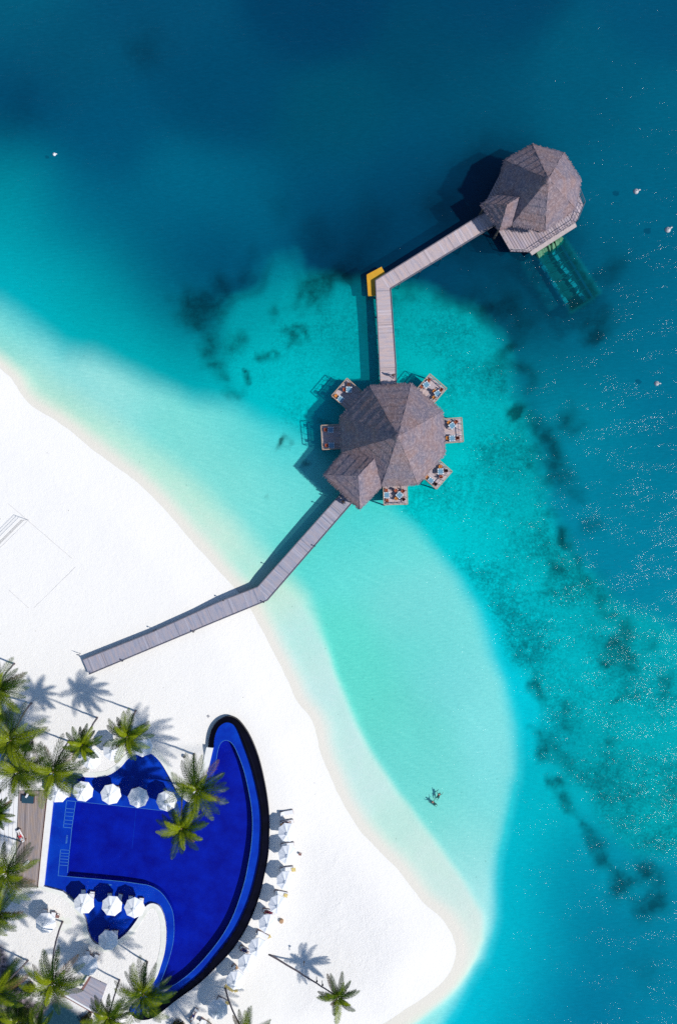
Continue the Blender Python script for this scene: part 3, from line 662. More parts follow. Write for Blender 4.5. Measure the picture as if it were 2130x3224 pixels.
tint4 = np.concatenate([T, np.ones(T.shape[:2] + (1,))], 2)
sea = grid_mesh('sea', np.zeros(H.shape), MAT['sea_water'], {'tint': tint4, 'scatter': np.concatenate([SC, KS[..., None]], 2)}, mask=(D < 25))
tag(sea, 'clear sea, deep blue beyond the reef and turquoise over the lagoon', None, None, 'structure')

def ground_h(px, py):
    """height of the ground below a plan position given in sea-level px"""
    x = (px - 1065) / PXM; y = (1612 - py) / PXM
    i = int(np.clip(np.searchsorted(xs, x), 0, len(xs) - 1)); j = int(np.clip(np.searchsorted(ys, y), 0, len(ys) - 1))
    return float(H[j, i])
def on_ground(px, py):
    """photograph px -> point on the ground"""
    h = 0.5
    for _ in range(4):
        q = plan([(px, py)], h)[0]; h = ground_h(*q)
        if h < -0.2: h = 0.85
    return P(px, py, h)
# ------------------------------------------------------------------ swimming pool
def xy(pts, h):
    return [tuple(P(x, y, h)[:2]) for x, y in pts]
LEDGEZ, BASINZ = 0.88, -0.15
def clean(pts):
    out = []
    for p in pts:
        if not out or math.hypot(p[0] - out[-1][0], p[1] - out[-1][1]) > 0.03: out.append(p)
    if math.hypot(out[0][0] - out[-1][0], out[0][1] - out[-1][1]) < 0.03: out.pop()
    return out
inner_px = crom(POOL_IN, 4)
rest_px = POOL_REST[:24]
rest_sm = crom([inner_px[-1]] + POOL_REST[:24], 3)[1:]            # up to (166,2792)/(137,2789)
rest_sm += [(137, 2789), (150, 2660), (166, 2518)] + crom([(166, 2518)] + POOL_REST[27:52] + [inner_px[0]], 3)[1:-1]
water_px = inner_px + rest_sm
WATER_XY = clean(xy(water_px, POOLZ))
basin_px = [(239, 2523), (227, 2607), (220, 2675), (213, 2747), (211, 2759)] + [(319, 2769), (400, 2777), (440, 2783)] + \
    crom([(440, 2783), (472, 2789), (505, 2808), (531, 2842), (545, 2877), (548.5, 2931), (543, 2979), (527, 3036), (508, 3087), (500, 3110), (520, 3115), (559, 3094), (604, 3059), (655, 3005), (703, 2941), (738, 2874), (767, 2788), (781, 2724), (791, 2662), (795, 2599), (792, 2544),
          (781, 2481), (767, 2423), (748, 2372), (732, 2342), (714, 2331), (698, 2337), (687, 2359), (677, 2420), (665, 2475), (640, 2530), (600, 2553), (560, 2556), (500, 2551)], 3)[1:] + [(360, 2536)]
BASIN_XY = clean(xy(basin_px, LEDGEZ))
pool = thing('swimming_pool', 'large crescent shaped swimming pool of deep blue tiles with black infinity edge', 'swimming pool', (0, 0, 0))
MB().sheet([WATER_XY, BASIN_XY], LEDGEZ).build('ledge', MAT['ledge_tile'], pool)
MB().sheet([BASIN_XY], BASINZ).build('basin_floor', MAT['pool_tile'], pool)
def wall_ring(poly, z0, z1):
    mb = MB(); n = len(poly)
    mb.add([(p[0], p[1], z0) for p in poly] + [(p[0], p[1], z1) for p in poly], [(i, (i + 1) % n, n + (i + 1) % n, n + i) for i in range(n)])
    return mb
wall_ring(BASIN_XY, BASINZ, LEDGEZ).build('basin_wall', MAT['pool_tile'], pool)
wall_ring(WATER_XY, LEDGEZ - .02, POOLZ + .02).build('rim_wall', MAT['ledge_tile'], pool)
wsh = MB().sheet([WATER_XY], POOLZ).build('water_surface', MAT['pool_water'], pool)

def ribbon(pts, w, z0, z1, closed=False, side=1):
    """band of width w to one side of a polyline (side=+1 left), top at z1"""
    n = len(pts); off = []
    for i in range(n):
        a = Vector(pts[(i - 1) % n] if (closed or i > 0) else pts[i]); b = Vector(pts[(i + 1) % n] if (closed or i < n - 1) else pts[i])
        d = (b - a).normalized(); nrm = Vector((-d.y, d.x)) * side
        off.append((pts[i][0] + nrm.x * w, pts[i][1] + nrm.y * w))
    mb = MB()
    vs = []
    for z in (z0, z1):
        vs += [(p[0], p[1], z) for p in pts] + [(p[0], p[1], z) for p in off]
    m = n
    fs = []
    for i in range(n if closed else n - 1):
        j = (i + 1) % n
        fs += [(2 * m + i, 2 * m + j, 3 * m + j, 3 * m + i), (i, j, 2 * m + j, 2 * m + i), (m + j, m + i, 3 * m + i, 3 * m + j)]
    mb.add(vs, fs)
    return mb
# black overflow wall: from the water line out and down to the sand
inn = [tuple(P(x, y, POOLZ)[:2]) for x, y in crom(POOL_IN, 8)]
outp = [tuple(P(x, y, POOLZ)[:2]) for x, y in crom(BAND_OUT, 4)]
def nearest(q, poly):
    best = None
    for a, b in zip(poly[:-1], poly[1:]):
        a = Vector(a); b = Vector(b); d = b - a; t = max(0, min(1, (Vector(q) - a).dot(d) / max(d.dot(d), 1e-9))); c = a + d * t
        if best is None or (c - Vector(q)).length < best[0]: best = ((c - Vector(q)).length, c)
    return tuple(best[1])
inn = [nearest(q, inn) for q in outp]; m_ = len(outp)
mb = MB()
prof = []
for i in range(m_):
    a = Vector(inn[i]); b = Vector(outp[min(i, len(outp) - 1)])
    prof.append([(a.x, a.y, POOLZ - .6), (a.x, a.y, POOLZ + .02), tuple(a.lerp(b, .25)) + (POOLZ + .03,), tuple(a.lerp(b, .30)) + (POOLZ - .05,), tuple(a.lerp(b, .82)) + (POOLZ - .09,), tuple(a.lerp(b, .86)) + (POOLZ - .02,), tuple(b) + (POOLZ - .02,), tuple(a.lerp(b, 1.005)) + (0.0,)])
vs = [v for r in prof for v in r]; k_ = len(prof[0])
mb.add(vs, [(i * k_ + j, i * k_ + j + 1, (i + 1) * k_ + j + 1, (i + 1) * k_ + j) for i in range(m_ - 1) for j in range(k_ - 1)])
mb.build('infinity_edge', MAT['black_stone'], pool)
# pale coping round the rest of the pool
rest_xy = clean([tuple(P(x, y, POOLZ)[:2]) for x, y in rest_sm[1:-4]])
def sub_px(lo, hi): return [q for q in rest_xy][lo:hi]
mbc = ribbon(rest_xy, 0.95, 0.3, 1.27, side=-1)
# which side is outward? test with the first segment
def outward(pts):
    a = Vector(pts[3]); b = Vector(pts[4]); d = (b - a).normalized(); nrm = Vector((-d.y, d.x))
    q = (a + nrm * 0.5)
    r = inside(np.array([q.x]), np.array([q.y]), WATER_XY)[0]
    return -1 if r else 1
sd = outward(rest_xy)
mbc = ribbon(rest_xy, 0.8, 0.3, 1.265, side=sd)
mbc.build('coping', MAT['stone_cream'], pool)
ribbon(rest_xy, 0.16, 0.3, 1.275, side=sd).build('coping_lip', MAT['stone_pale'], pool)
# straight white walls: beside the wooden deck, and the strip at the tip of the crescent
w1 = [tuple(P(x, y, 1.3)[:2]) for x, y in [(149, 2517), (167, 2517), (137.5, 2790), (120, 2790)]]
MB().prism(w1, 0.2, 1.31).build('edge_wall', MAT['stone_pale'], pool)
w2 = [tuple(P(x, y, 1.3)[:2]) for x, y in [(650, 2353), (671, 2355), (655, 2424), (638, 2470), (628, 2452)]]
MB().prism(w2, 0.0, 1.32).build('edge_wall', MAT['stone_pale'], pool)
# light tile lines: basin rim, stair nosings, depth marks
def line_mb(mb, pts, w, z):
    for a, b in zip(pts[:-1], pts[1:]):
        a = Vector(a); b = Vector(b); d = (b - a); L = d.length
        if L < 1e-4: continue
        d /= L; n = Vector((-d.y, d.x)) * w / 2
        a = a - d * w * .3; b = b + d * w * .3
        mb.add([(a.x + n.x, a.y + n.y, z), (a.x - n.x, a.y - n.y, z), (b.x - n.x, b.y - n.y, z), (b.x + n.x, b.y + n.y, z)], [(0, 1, 2, 3)])
mb = MB(); zl = LEDGEZ + .006
def LP(pts): return [tuple(P(x, y, LEDGEZ)[:2]) for x, y in pts]
line_mb(mb, LP(crom([(677, 2420), (687, 2359), (698, 2337), (714, 2331), (732, 2342), (748, 2372), (767, 2423), (781, 2481), (792, 2544), (795, 2599), (791, 2662), (781, 2724), (767, 2788), (738, 2874), (703, 2941), (655, 3005), (604, 3059), (559, 3094), (524, 3114)], 4)), 0.06, zl); mb.build('rim_line', MAT['tile_line'], pool); mb = MB()
line_mb(mb, LP([(183, 2757), (319, 2769), (400, 2777)] + crom([(440, 2783), (472, 2789), (505, 2808), (531, 2842), (545, 2877), (548.5, 2931), (543, 2979), (527, 3036), (508, 3087)], 4)), 0.06, zl); mb.build('rim_line', MAT['tile_line'], pool); mb = MB()
line_mb(mb, LP([(239, 2523), (360, 2536), (500, 2551), (560, 2556)]), 0.045, zl)
mb.build('rim_line', MAT['tile_line'], pool)
def zz(x, y): return (x / 3.136, 2480 + y / 3.136)
mb = MB()
line_mb(mb, LP([zz(660, 128), zz(750, 135), zz(712, 398), zz(628, 390), zz(660, 128)]), 0.075, zl + .002)
for k, y in enumerate((205, 240, 278, 318, 355)):
    t = (y - 130) / 262
    line_mb(mb, LP([zz(660 - 32 * t, y), zz(750 - 38 * t, y + 7)]), 0.06, zl + .002)
mb.build('stair_nosing', MAT['tile_line'], pool)
mb = MB()
line_mb(mb, LP([zz(600, 612), zz(577, 868)]), 0.075, zl + .002); line_mb(mb, LP([zz(712, 398), zz(690, 612), zz(668, 838)]), 0.075, zl + .002)
for k, y in enumerate((612, 645, 673, 702, 732, 763)):
    t = (y - 612) / 250
    line_mb(mb, LP([zz(600 - 23 * t, y), zz(690 - 22 * t, y + 6)]), 0.06, zl + .002)
mb.build('stair_nosing', MAT['tile_line'], pool)
mb = MB(); line_mb(mb, [tuple(P(*q, BASINZ)[:2]) for q in [zz(1345, 222), zz(1305, 600)]], 0.05, BASINZ + .006)
mb.build('lane_line', MAT['pool_tile'] if False else MAT['ledge_tile'], pool)
def text(txt, px, py, size, rz, name='depth_mark'):
    c = bpy.data.curves.new(name, 'FONT'); c.body = txt; c.size = size; c.align_x = 'CENTER'; c.align_y = 'CENTER'; c.extrude = 0.003
    c.offset = 0.01
    o = bpy.data.objects.new(name, c); COL.objects.link(o); q = P(px, py, LEDGEZ); o.location = (q.x, q.y, LEDGEZ + .008); o.rotation_euler = (0, 0, rz)
    c.materials.append(MAT['tile_line'])
    bpy.context.view_layer.update()
    me = bpy.data.meshes.new_from_object(o.evaluated_get(bpy.context.evaluated_depsgraph_get()))
    m = bpy.data.objects.new(name, me); COL.objects.link(m); m.location = o.location; m.rotation_euler = o.rotation_euler; m.parent = pool
    bpy.data.objects.remove(o)
text('1.20 MTR', 210.5, 2642, 0.34, math.radians(-97))
text('1.20M', 345, 2786, 0.28, math.radians(-4))

# ------------------------------------------------------------------ decks and steps by the pool
def plank_sheet(mb, quad, z, along):
    """quad xy list (4) as a board deck; boards run along edge 0-1 if along==1 ; UV.x counts across the boards"""
    a, b, c, d = [Vector(q) for q in quad]
    L = (b - a).length; W = (d - a).length
    if along: uv = [(0, 0), (0, L), (W, L), (W, 0)]
    else: uv = [(0, 0), (L, 0), (L, W), (0, W)]
    vs = [(q[0], q[1], z) for q in quad] + [(q[0], q[1], z - .12) for q in quad]
    mb.add(vs, [(0, 1, 2, 3)], [uv])
    mb.add(vs, [(4, 7, 6, 5), (0, 4, 5, 1), (1, 5, 6, 2), (2, 6, 7, 3), (3, 7, 4, 0)])
deck = thing('pool_deck', 'weathered grey brown board deck along the straight pool side', 'deck', tuple(P(95, 2640, 1.3)))
def loc(o, pts, z):
    return [(p.x - o.location.x, p.y - o.location.y) for p in (P(x, y, z) for x, y in pts)]
DZ = 1.33
mb = MB(); plank_sheet(mb, loc(deck, [(50, 2795), (60, 2490), (151, 2488), (120, 2793)], DZ)[::-1], DZ - deck.location.z, 1)
# boards run with the pool side, so rebuild UV the other way round
mb = MB(); q = loc(deck, [(48, 2796), (119.5, 2793), (150, 2488), (60, 2490)], DZ)
plank_sheet(mb, q, DZ - deck.location.z, 0)
mb.build('boards', MAT['pool_boards'], deck)
MB().bar((q[1][0], q[1][1], DZ - deck.location.z + .01), (q[2][0], q[2][1], DZ - deck.location.z + .01), .09, .1).build('edge_strip', MAT['dark_wood'], deck)
stairs = thing('terrace_steps', 'broad white stone steps climbing left from the board deck', 'steps', tuple(P(30, 2600, 1.3)))
for i in range(6):
    x0 = 60 - i * 13; w = 13
    z = DZ + 0.04 + 0.16 * i
    qq = loc(stairs, [(x0 - w + 1, 2440), (x0, 2440), (x0 - 10.5, 2690), (x0 - w - 9.5, 2690)], z)
    MB().prism(qq, 0.2 - stairs.location.z, z - stairs.location.z).build('tread', MAT['white_paint'], stairs)
    r0, r1 = Vector(qq[1] + (z - stairs.location.z - .03,)), Vector(qq[2] + (z - stairs.location.z - .03,))
    MB().bar(r0 + Vector((.015, 0, -.05)), r1 + Vector((.015, 0, -.05)), .05, .09).build('riser', MAT['stone_riser'], stairs)
def b4(x, y): return (x / 3.92, 2824 + y / 3.92)
small = thing('small_deck', 'small grey slatted platform at the foot of the white terrace wall', 'deck', tuple(P(265, 3110, 1.4)))
q = loc(small, [b4(780, 1180), b4(1200, 1420), b4(1320, 1085), b4(1120, 990), b4(1010, 1150), b4(900, 1120)], 1.42)
mb = MB(); zt = 1.42 - small.location.z
mb.prism([tuple(p) for p in q], -.35, zt)
me_o = mb.build('boards', MAT['shore_boards'], small)
# UV so that the slats run along the long edge
d = (Vector(q[1]) - Vector(q[0])).normalized(); nn = Vector((-d.y, d.x))
uvl = me_o.data.uv_layers.new(name='UVMap')
for l in me_o.data.loops:
    v = me_o.data.vertices[l.vertex_index].co
    uvl.data[l.index].uv = (v.x * nn.x + v.y * nn.y, v.x * d.x + v.y * d.y)
a = Vector(q[0] + (zt,)); b = Vector(q[1] + (zt,))
MB().bar(a + Vector((-.08, -.1, -.02)), b + Vector((-.08, -.1, -.02)), .26, .3).build('edge_wall', MAT['white_paint'], small)
MB().bar(a + Vector((-.2, -.32, -.3)), b + Vector((-.2, -.32, -.3)), .34, .5).build('retaining_wall', MAT['brown_wood'], small)
bench = thing('timber_bench', 'slim dark timber bench along the edge of the slatted platform', 'bench', tuple(P(*b4(1062, 1070), 1.42)))
e0 = P(*b4(1112, 992), 1.85) - bench.location; e1 = P(*b4(1016, 1148), 1.85) - bench.location
MB().bar(e0, e1, .32, .07).build('seat', MAT['brown_wood'], bench)
for t in (.12, .88):
    p = e0.lerp(e1, t); MB().box((p.x, p.y, p.z / 2), (.22, .08, p.z - .07), 0.9).build('leg', MAT['dark_wood'], bench)

# ------------------------------------------------------------------ beach court: ropes and net
COURT = []
def court_line(a, b, label):
    mb = MB(); A = on_ground(*a); B = on_ground(*b); n = 24
    pts = [A.lerp(B, i / n) for i in range(n + 1)]
    pts = [Vector((p.x + random.uniform(-.03, .03), p.y + random.uniform(-.03, .03), p.z + random.uniform(0.0, .03))) for p in pts]
    o = mb.tube(pts, .028, 5).build('court_rope', MAT['rope_grey'])
    tag(o, label, 'rope', 'boundary ropes of the beach court')
court_line((27, 1585), (228, 1759), 'long boundary rope on the seaward side of the beach court')
court_line((239, 1785), (109, 1913), 'end boundary rope of the beach court facing the walkway')
court_line((29, 1858), (91, 1914), 'short rope on the landward side of the beach court')
court_line((91, 1637), (-20, 1745), 'rope lying under the volleyball net across the beach court')
net = thing('volleyball_net', 'beach volleyball net on two posts crossing the left picture edge', 'net', tuple(on_ground(84, 1642)))
g0 = on_ground(89, 1637) - net.location; g1 = on_ground(-90, 1815) - net.location
for g in (g0, g1):
    MB().tube([g, g + Vector((0, 0, 2.45))], .04, 8).build('post', MAT['steel'], net)
mb = MB()
for k in range(3): mb.tube([g0 + Vector((0, 0, 2.4 - k * .45)), g1 + Vector((0, 0, 2.4 - k * .45))], .022, 5)
for k in range(60):
    p = g0.lerp(g1, k / 59); mb.tube([p + Vector((0, 0, 1.5)), p + Vector((0, 0, 2.4))], .006, 4)
mb.build('mesh', MAT['dark_metal'], net)
# ------------------------------------------------------------------ thatched pavilions over the water
def roof_facets(mb, tri_or_quad, nu, nv, rough, seed):
    """(a,b,c,d): a,b = eave corners ; c,d = top corners (c above b, d above a)"""
    a, b, c, d = [Vector(v) for v in tri_or_quad]
    R = random.Random(seed); vs = []
    nrm = (b - a).cross(d - a if (d - a).length > .01 else c - a).normalized()
    if nrm.z < 0: nrm = -nrm
    for j in range(nv + 1):
        t = j / nv
        for i in range(nu + 1):
            s = i / nu
            p = a.lerp(b, s).lerp(d.lerp(c, s), t)
            if 0 < j < nv and 0 < i < nu: p = p + nrm * (R.uniform(-1, 1) * rough + (.055, .035, .015, 0)[j % 4])
            if j == 0 and 0 < i < nu:
                out = (a.lerp(b, s) - d.lerp(c, s)); out.normalize(); p = p + out * R.uniform(-.08, .22)
            vs.append(p)
    mb.add(vs, [(j * (nu + 1) + i, j * (nu + 1) + i + 1, (j + 1) * (nu + 1) + i + 1, (j + 1) * (nu + 1) + i) for j in range(nv) for i in range(nu)])
def fringe(mb, a, b, c, seed, n=None, drop=.5):
    """hanging ragged edge of palm leaf below an eave"""
    a = Vector(a); b = Vector(b); R = random.Random(seed); L = (b - a).length; n = n or int(L / .07)
    out = ((a + b) / 2 - Vector(c)); out.z = 0; out.normalize()
    for i in range(n):
        p = a.lerp(b, (i + R.random()) / n); w = (b - a).normalized() * R.uniform(.05, .12)
        tip = p + out * R.uniform(.05, .38) + Vector((0, 0, -R.uniform(.15, drop)))
        mb.add([p - w + Vector((0, 0, .05)), p + w + Vector((0, 0, .05)), tip + w * .3, tip - w * .3], [(0, 1, 2, 3)])
def rot_cap(a, b, r, mb, seed):
    R = random.Random(seed); a = Vector(a); b = Vector(b); n = 14
    pts = [a.lerp(b, i / n) + Vector((R.uniform(-.05, .05), R.uniform(-.05, .05), R.uniform(-.03, .04))) for i in range(n + 1)]
    mb.tube(pts, [r * R.uniform(.7, 1.15) for _ in pts], 6)

def pavilion(label, eaves_px, apex_px, ez, az, porch, deck_px, dz, seed, posts=True):
    A = P(*apex_px, az); E = [P(x, y, ez) for x, y in eaves_px]
    o = thing('thatched_pavilion', label, 'pavilion', (A.x, A.y, 0.0))
    off = Vector((A.x, A.y, 0)); A = A - off; E = [e - off for e in E]; n = len(E)
    mb = MB()
    for i in range(n):
        roof_facets(mb, (E[i], E[(i + 1) % n], A, A), 22, 26, .018, seed + i)
    roof = mb.build('roof', MAT['thatch'], o)
    mb = MB()
    for i in range(n):
        fringe(mb, E[i], E[(i + 1) % n], A, seed * 3 + i)
    mb.build('eave_fringe', MAT['thatch'], roof)
    mb = MB()
    for e in E: rot_cap(e, A, .06, mb, seed)
    mb.lathe((A.x, A.y, A.z - .35), [(.55, 0), (.35, .35), (.1, .55), (.02, .6)], 12)
    mb.build('ridge_cap', MAT['thatch'], roof)
    # porch roof
    r0, r1, p1, p2, q1, q2, rz = porch
    R0 = P(*r0, rz) - off; R1 = P(*r1, rz) - off; P1 = P(*p1, ez) - off; P2 = P(*p2, ez) - off; Q1 = P(*q1, ez) - off; Q2 = P(*q2, ez) - off
    mb = MB()
    roof_facets(mb, (P1, P2, R1, R1), 14, 14, .018, seed + 20)
    roof_facets(mb, (Q1, P1, R1, R0), 14, 14, .018, seed + 21)
    roof_facets(mb, (P2, Q2, R0, R1), 14, 14, .018, seed + 22)
    pr = mb.build('porch_roof', MAT['thatch'], o)
    mb = MB()
    for a_, b_ in ((P1, P2), (Q1, P1), (P2, Q2)): fringe(mb, a_, b_, (R0 + R1) / 2, seed + 40)
    mb.build('eave_fringe', MAT['thatch'], pr)
    mb = MB()
    for a_, b_ in ((R0, R1), (R1, P1), (R1, P2)): rot_cap(a_, b_, .05, mb, seed + 5)
    mb.build('ridge_cap', MAT['thatch'], pr)
    # deck below and the posts that carry the roof
    D_ = [(p.x - off.x, p.y - off.y) for p in (P(x, y, dz) for x, y in deck_px)]
    mb = MB().prism(D_, dz - .25, dz)
    dk = mb.build('floor', MAT['wide_boards'], o)
    uvl = dk.data.uv_layers.new(name='UVMap')
    th = math.radians(120 if seed < 50 else 0)
    for l in dk.data.loops:
        v = dk.data.vertices[l.vertex_index].co
        uvl.data[l.index].uv = (v.x * math.cos(th + PI / 2 - PI) + v.y * math.sin(th + PI / 2 - PI), v.x * math.cos(th) + v.y * math.sin(th))
    ctr = Vector((sum(e.x for e in E) / n, sum(e.y for e in E) / n, 0))
    for e in E + [P1, P2]:
        c = ctr if e not in (P1, P2) else Vector((R1.x, R1.y, 0))
        q = Vector((e.x, e.y, 0)).lerp(c, .13)
        MB().tube([(q.x, q.y, dz), (q.x, q.y, ez + .35)], .13, 8).build('pillar', MAT['pile'], o)
        MB().tube([(q.x, q.y, -4.5), (q.x, q.y, dz - .2)], .2, 8).build('pile', MAT['pile'], o)
    return o, off, D_
def z1(x, y): return (1450 + x / 3.136, 420 + y / 3.136)
def z2(x, y): return (980 + x / 3.136, 1150 + y / 3.136)
DK = 1.5
dpx1 = [z1(*p) for p in [(1205, 700), (1135, 875), (680, 1168), (485, 1162), (370, 960), (300, 830), (250, 660), (420, 330), (700, 200), (990, 260), (1120, 480)]]
pav1, off1, D1 = pavilion('smaller thatched pavilion over deep water with a sunlit deck on its lower side', [z1(*p) for p in [(705, 108), (1015, 190), (1183, 455), (1130, 740), (830, 955), (505, 892), (365, 600), (430, 262)]],
    z1(862, 450), 4.3, 11.2, (z1(575, 628), z1(455, 705), z1(207, 692), z1(385, 945), z1(362, 600), z1(510, 888), 7.0), dpx1, DK, 11)
dpx2 = [z2(*p) for p in [(600, 250), (960, 230), (1240, 470), (1250, 840), (1020, 1110), (700, 1140), (480, 1330), (230, 1130), (350, 860), (350, 520)]]
pav2, off2, D2 = pavilion('larger thatched pavilion over the turquoise reef ringed by six dining terraces', [z2(*p) for p in [(575, 205), (982, 185), (1290, 455), (1312, 870), (1045, 1172), (690, 1190), (300, 860), (290, 512)]],
    z2(855, 700), 4.3, 13.0, (z2(640, 902), z2(460, 1090), z2(122, 1085), z2(478, 1420), z2(300, 868), z2(688, 1192), 7.4), dpx2, DK, 61)

def railing(o, pts, z, h=1.0, mat='deck_beam', gap=1.2, name='railing', w=.06):
    mb = MB()
    for a, b in zip(pts[:-1], pts[1:]):
        a = Vector((a[0], a[1], z)); b = Vector((b[0], b[1], z)); L = (b - a).length
        mb.bar(a + Vector((0, 0, h)), b + Vector((0, 0, h)), w, .05)
        mb.bar(a + Vector((0, 0, h * .5)), b + Vector((0, 0, h * .5)), .03, .03)
        n = max(1, round(L / gap))
        for i in range(n + 1):
            p = a.lerp(b, i / n); mb.box(p + Vector((0, 0, h / 2)), (.06, .06, h))
    return mb.build(name, MAT[mat], o)
railing(pav1, [D1[10]] + [D1[0], D1[1]], DK, .95, 'deck_beam')
railing(pav1, [D1[1], D1[2]], DK, .95, 'deck_beam')
railing(pav1, [D1[2], D1[3], D1[4]], DK, .95, 'pale_timber')
# white landing below the deck rail
land_px = [z1(677, 1170), z1(1128, 884), z1(1142, 918), z1(700, 1202)]
ql = [(p.x - off1.x, p.y - off1.y) for p in (P(x, y, 1.2) for x, y in land_px)]
MB().prism(ql, .95, 1.2).build('landing', MAT['pale_timber'], pav1)

# ------------------------------------------------------------------ walkways
def walkway(label, left, right, z, mat, group=None, sink=-4.5, pile_gap=3.2, ends=(), cat='walkway'):
    A = P(*left[0], z)
    o = thing('walkway', label, cat, (A.x, A.y, z)); off = Vector((A.x, A.y, z))
    Lp = [P(x, y, z) - off for x, y in left]; Rp = [P(x, y, z) - off for x, y in right]
    mb = MB(); u = 0
    for i in range(len(Lp) - 1):
        cl = ((Lp[i + 1] + Rp[i + 1]) - (Lp[i] + Rp[i])) / 2; L = cl.length; dr = cl.normalized()
        us = [(Lp[i] - (Lp[i] + Rp[i]) / 2).dot(dr) + u, (Rp[i] - (Lp[i] + Rp[i]) / 2).dot(dr) + u,
              (Rp[i + 1] - (Lp[i + 1] + Rp[i + 1]) / 2).dot(dr) + u + L, (Lp[i + 1] - (Lp[i + 1] + Rp[i + 1]) / 2).dot(dr) + u + L]
        W = (Lp[i] - Rp[i]).length
        q = [Lp[i], Rp[i], Rp[i + 1], Lp[i + 1]]
        mb.add(q, [(0, 1, 2, 3)], [[(us[0], 0), (us[1], W), (us[2], W), (us[3], 0)]])
        lo_ = [v + Vector((0, 0, -.14)) for v in q]
        mb.add(q + lo_, [(7, 6, 5, 4)])
        u += L + .3
    mb.build('boards', MAT[mat], o)
    for S, sg in ((Lp, 1), (Rp, -1)):
        mk = MB()
        for a, b in zip(S[:-1], S[1:]): mk.bar(a + Vector((0, 0, -.05)), b + Vector((0, 0, -.05)), .13, .3)
        mk.build('edge_beam', MAT['deck_beam'], o)
    for i in range(len(Lp) - 1):
        L = (Lp[i + 1] - Lp[i]).length; n = max(1, int(L / pile_gap))
        for k in range(n):
            t = (k + .5) / n
            for S, T_ in ((Lp, Rp), (Rp, Lp)):
                p = S[i].lerp(S[i + 1], t).lerp(T_[i].lerp(T_[i + 1], t), .08)
                wx_, wy_ = p.x + off.x, p.y + off.y
                g = ground_h(1065 + wx_ * PXM, 1612 - wy_ * PXM)
                if g > 0.9: continue
                MB().tube([(p.x, p.y, g - z - .3), (p.x, p.y, -.15)], .12, 8).build('pile', MAT['pile'], o)
    return o, off
def z3(x, y): return (1100 + x / 3.136, 650 + y / 3.136)
def z5(x, y): return (700 + x / 3.136, 1500 + y / 3.136)
jetty, offj = walkway('angled board walkway over the reef between the two thatched pavilions', [(1197.5, 1225), (1194, 1150), z3(255, 730), z3(1265, 100), (1530, 667)], [(1246.5, 1225), (1246, 1150), z3(405, 810), z3(1440, 178), (1570, 700)], DK, 'deck_boards')
shorew, offs = walkway('grey board walkway running from the white beach out to the larger pavilion', [(261, 2077), (480, 1990), (700, 1890.6), z5(350, 1090), z5(1130, 215), (1090, 1536)], [(281, 2123), (520, 2023), (700, 1948), z5(445, 1222), z5(1275, 265), (1134, 1556)], 1.35, 'shore_boards')
# yellow landing stage at the bend
yl = thing('landing_stage', 'mustard yellow landing stage at the bend of the walkway', 'platform', tuple(P(*z3(230, 760), .9)))
q = [(p.x - yl.location.x, p.y - yl.location.y) for p in (P(x, y, .9) for x, y in [z3(171, 677), z3(316, 600), z3(370, 690), z3(290, 740), z3(280, 878), z3(185, 882)])]
MB().prism(q, -.2, 0).build('platform', MAT['yellow'], yl)
mk = MB()
for i, j in ((0, 1), (5, 0), (5, 4)): mk.bar((q[i][0], q[i][1], .0), (q[j][0], q[j][1], .0), .12, .16)
mk.build('edge_beam', MAT['yellow'], yl)
for i in (0, 1, 5): MB().tube([(q[i][0] * .9, q[i][1] * .9, -5), (q[i][0] * .9, q[i][1] * .9, -.1)], .12, 8).build('pile', MAT['pile'], yl)
# bollard lights along the shore walkway
def bollard(px, py, label):
    p = P(px, py, 1.3)
    o = thing('bollard_light', label, 'bollard light', (p.x, p.y, 0.0 if ground_h(px, py) < 0 else ground_h(px, py)), 0, 'bollard lights along the shore walkway')
    h = 1.95 - o.location.z
    MB().tube([(0, 0, -.2), (0, 0, h - .12)], .05, 8).build('post', MAT['dark_metal'], o)
    MB().lathe((0, 0, h - .12), [(.11, 0), (.11, .1), (.06, .16), (.01, .17)], 10).build('lamp_head', MAT['dark_metal'], o)
for px, py, l in [(389, 2079, 'bollard light on the lower side of the walkway nearest its beach end'), (611, 1988, 'bollard light below the walkway in the middle of the sand stretch'), (831, 1895, 'bollard light below the walkway beside its bend'),
                  (991, 1719, 'bollard light below the walkway over the lagoon'), (486, 1984, 'bollard light above the walkway over dry sand'), (705, 1889, 'bollard light above the walkway where the shore begins'), (862, 1789, 'bollard light above the walkway just past its bend'), (1033, 1597, 'bollard light above the walkway close to the pavilion porch')]:
    bollard(px, py, l)
# little sign board at the beach end
p = on_ground(254, 2058)
sg = thing('sign_board', 'small blank grey sign board standing in the sand by the walkway end', 'sign', tuple(p), math.radians(-25))
MB().box((0, 0, 1.0), (.55, .05, .5)).build('board', MAT['stone_riser'], sg)
MB().tube([(0, .02, 0), (0, .02, .8)], .035, 8).build('post', MAT['dark_metal'], sg)

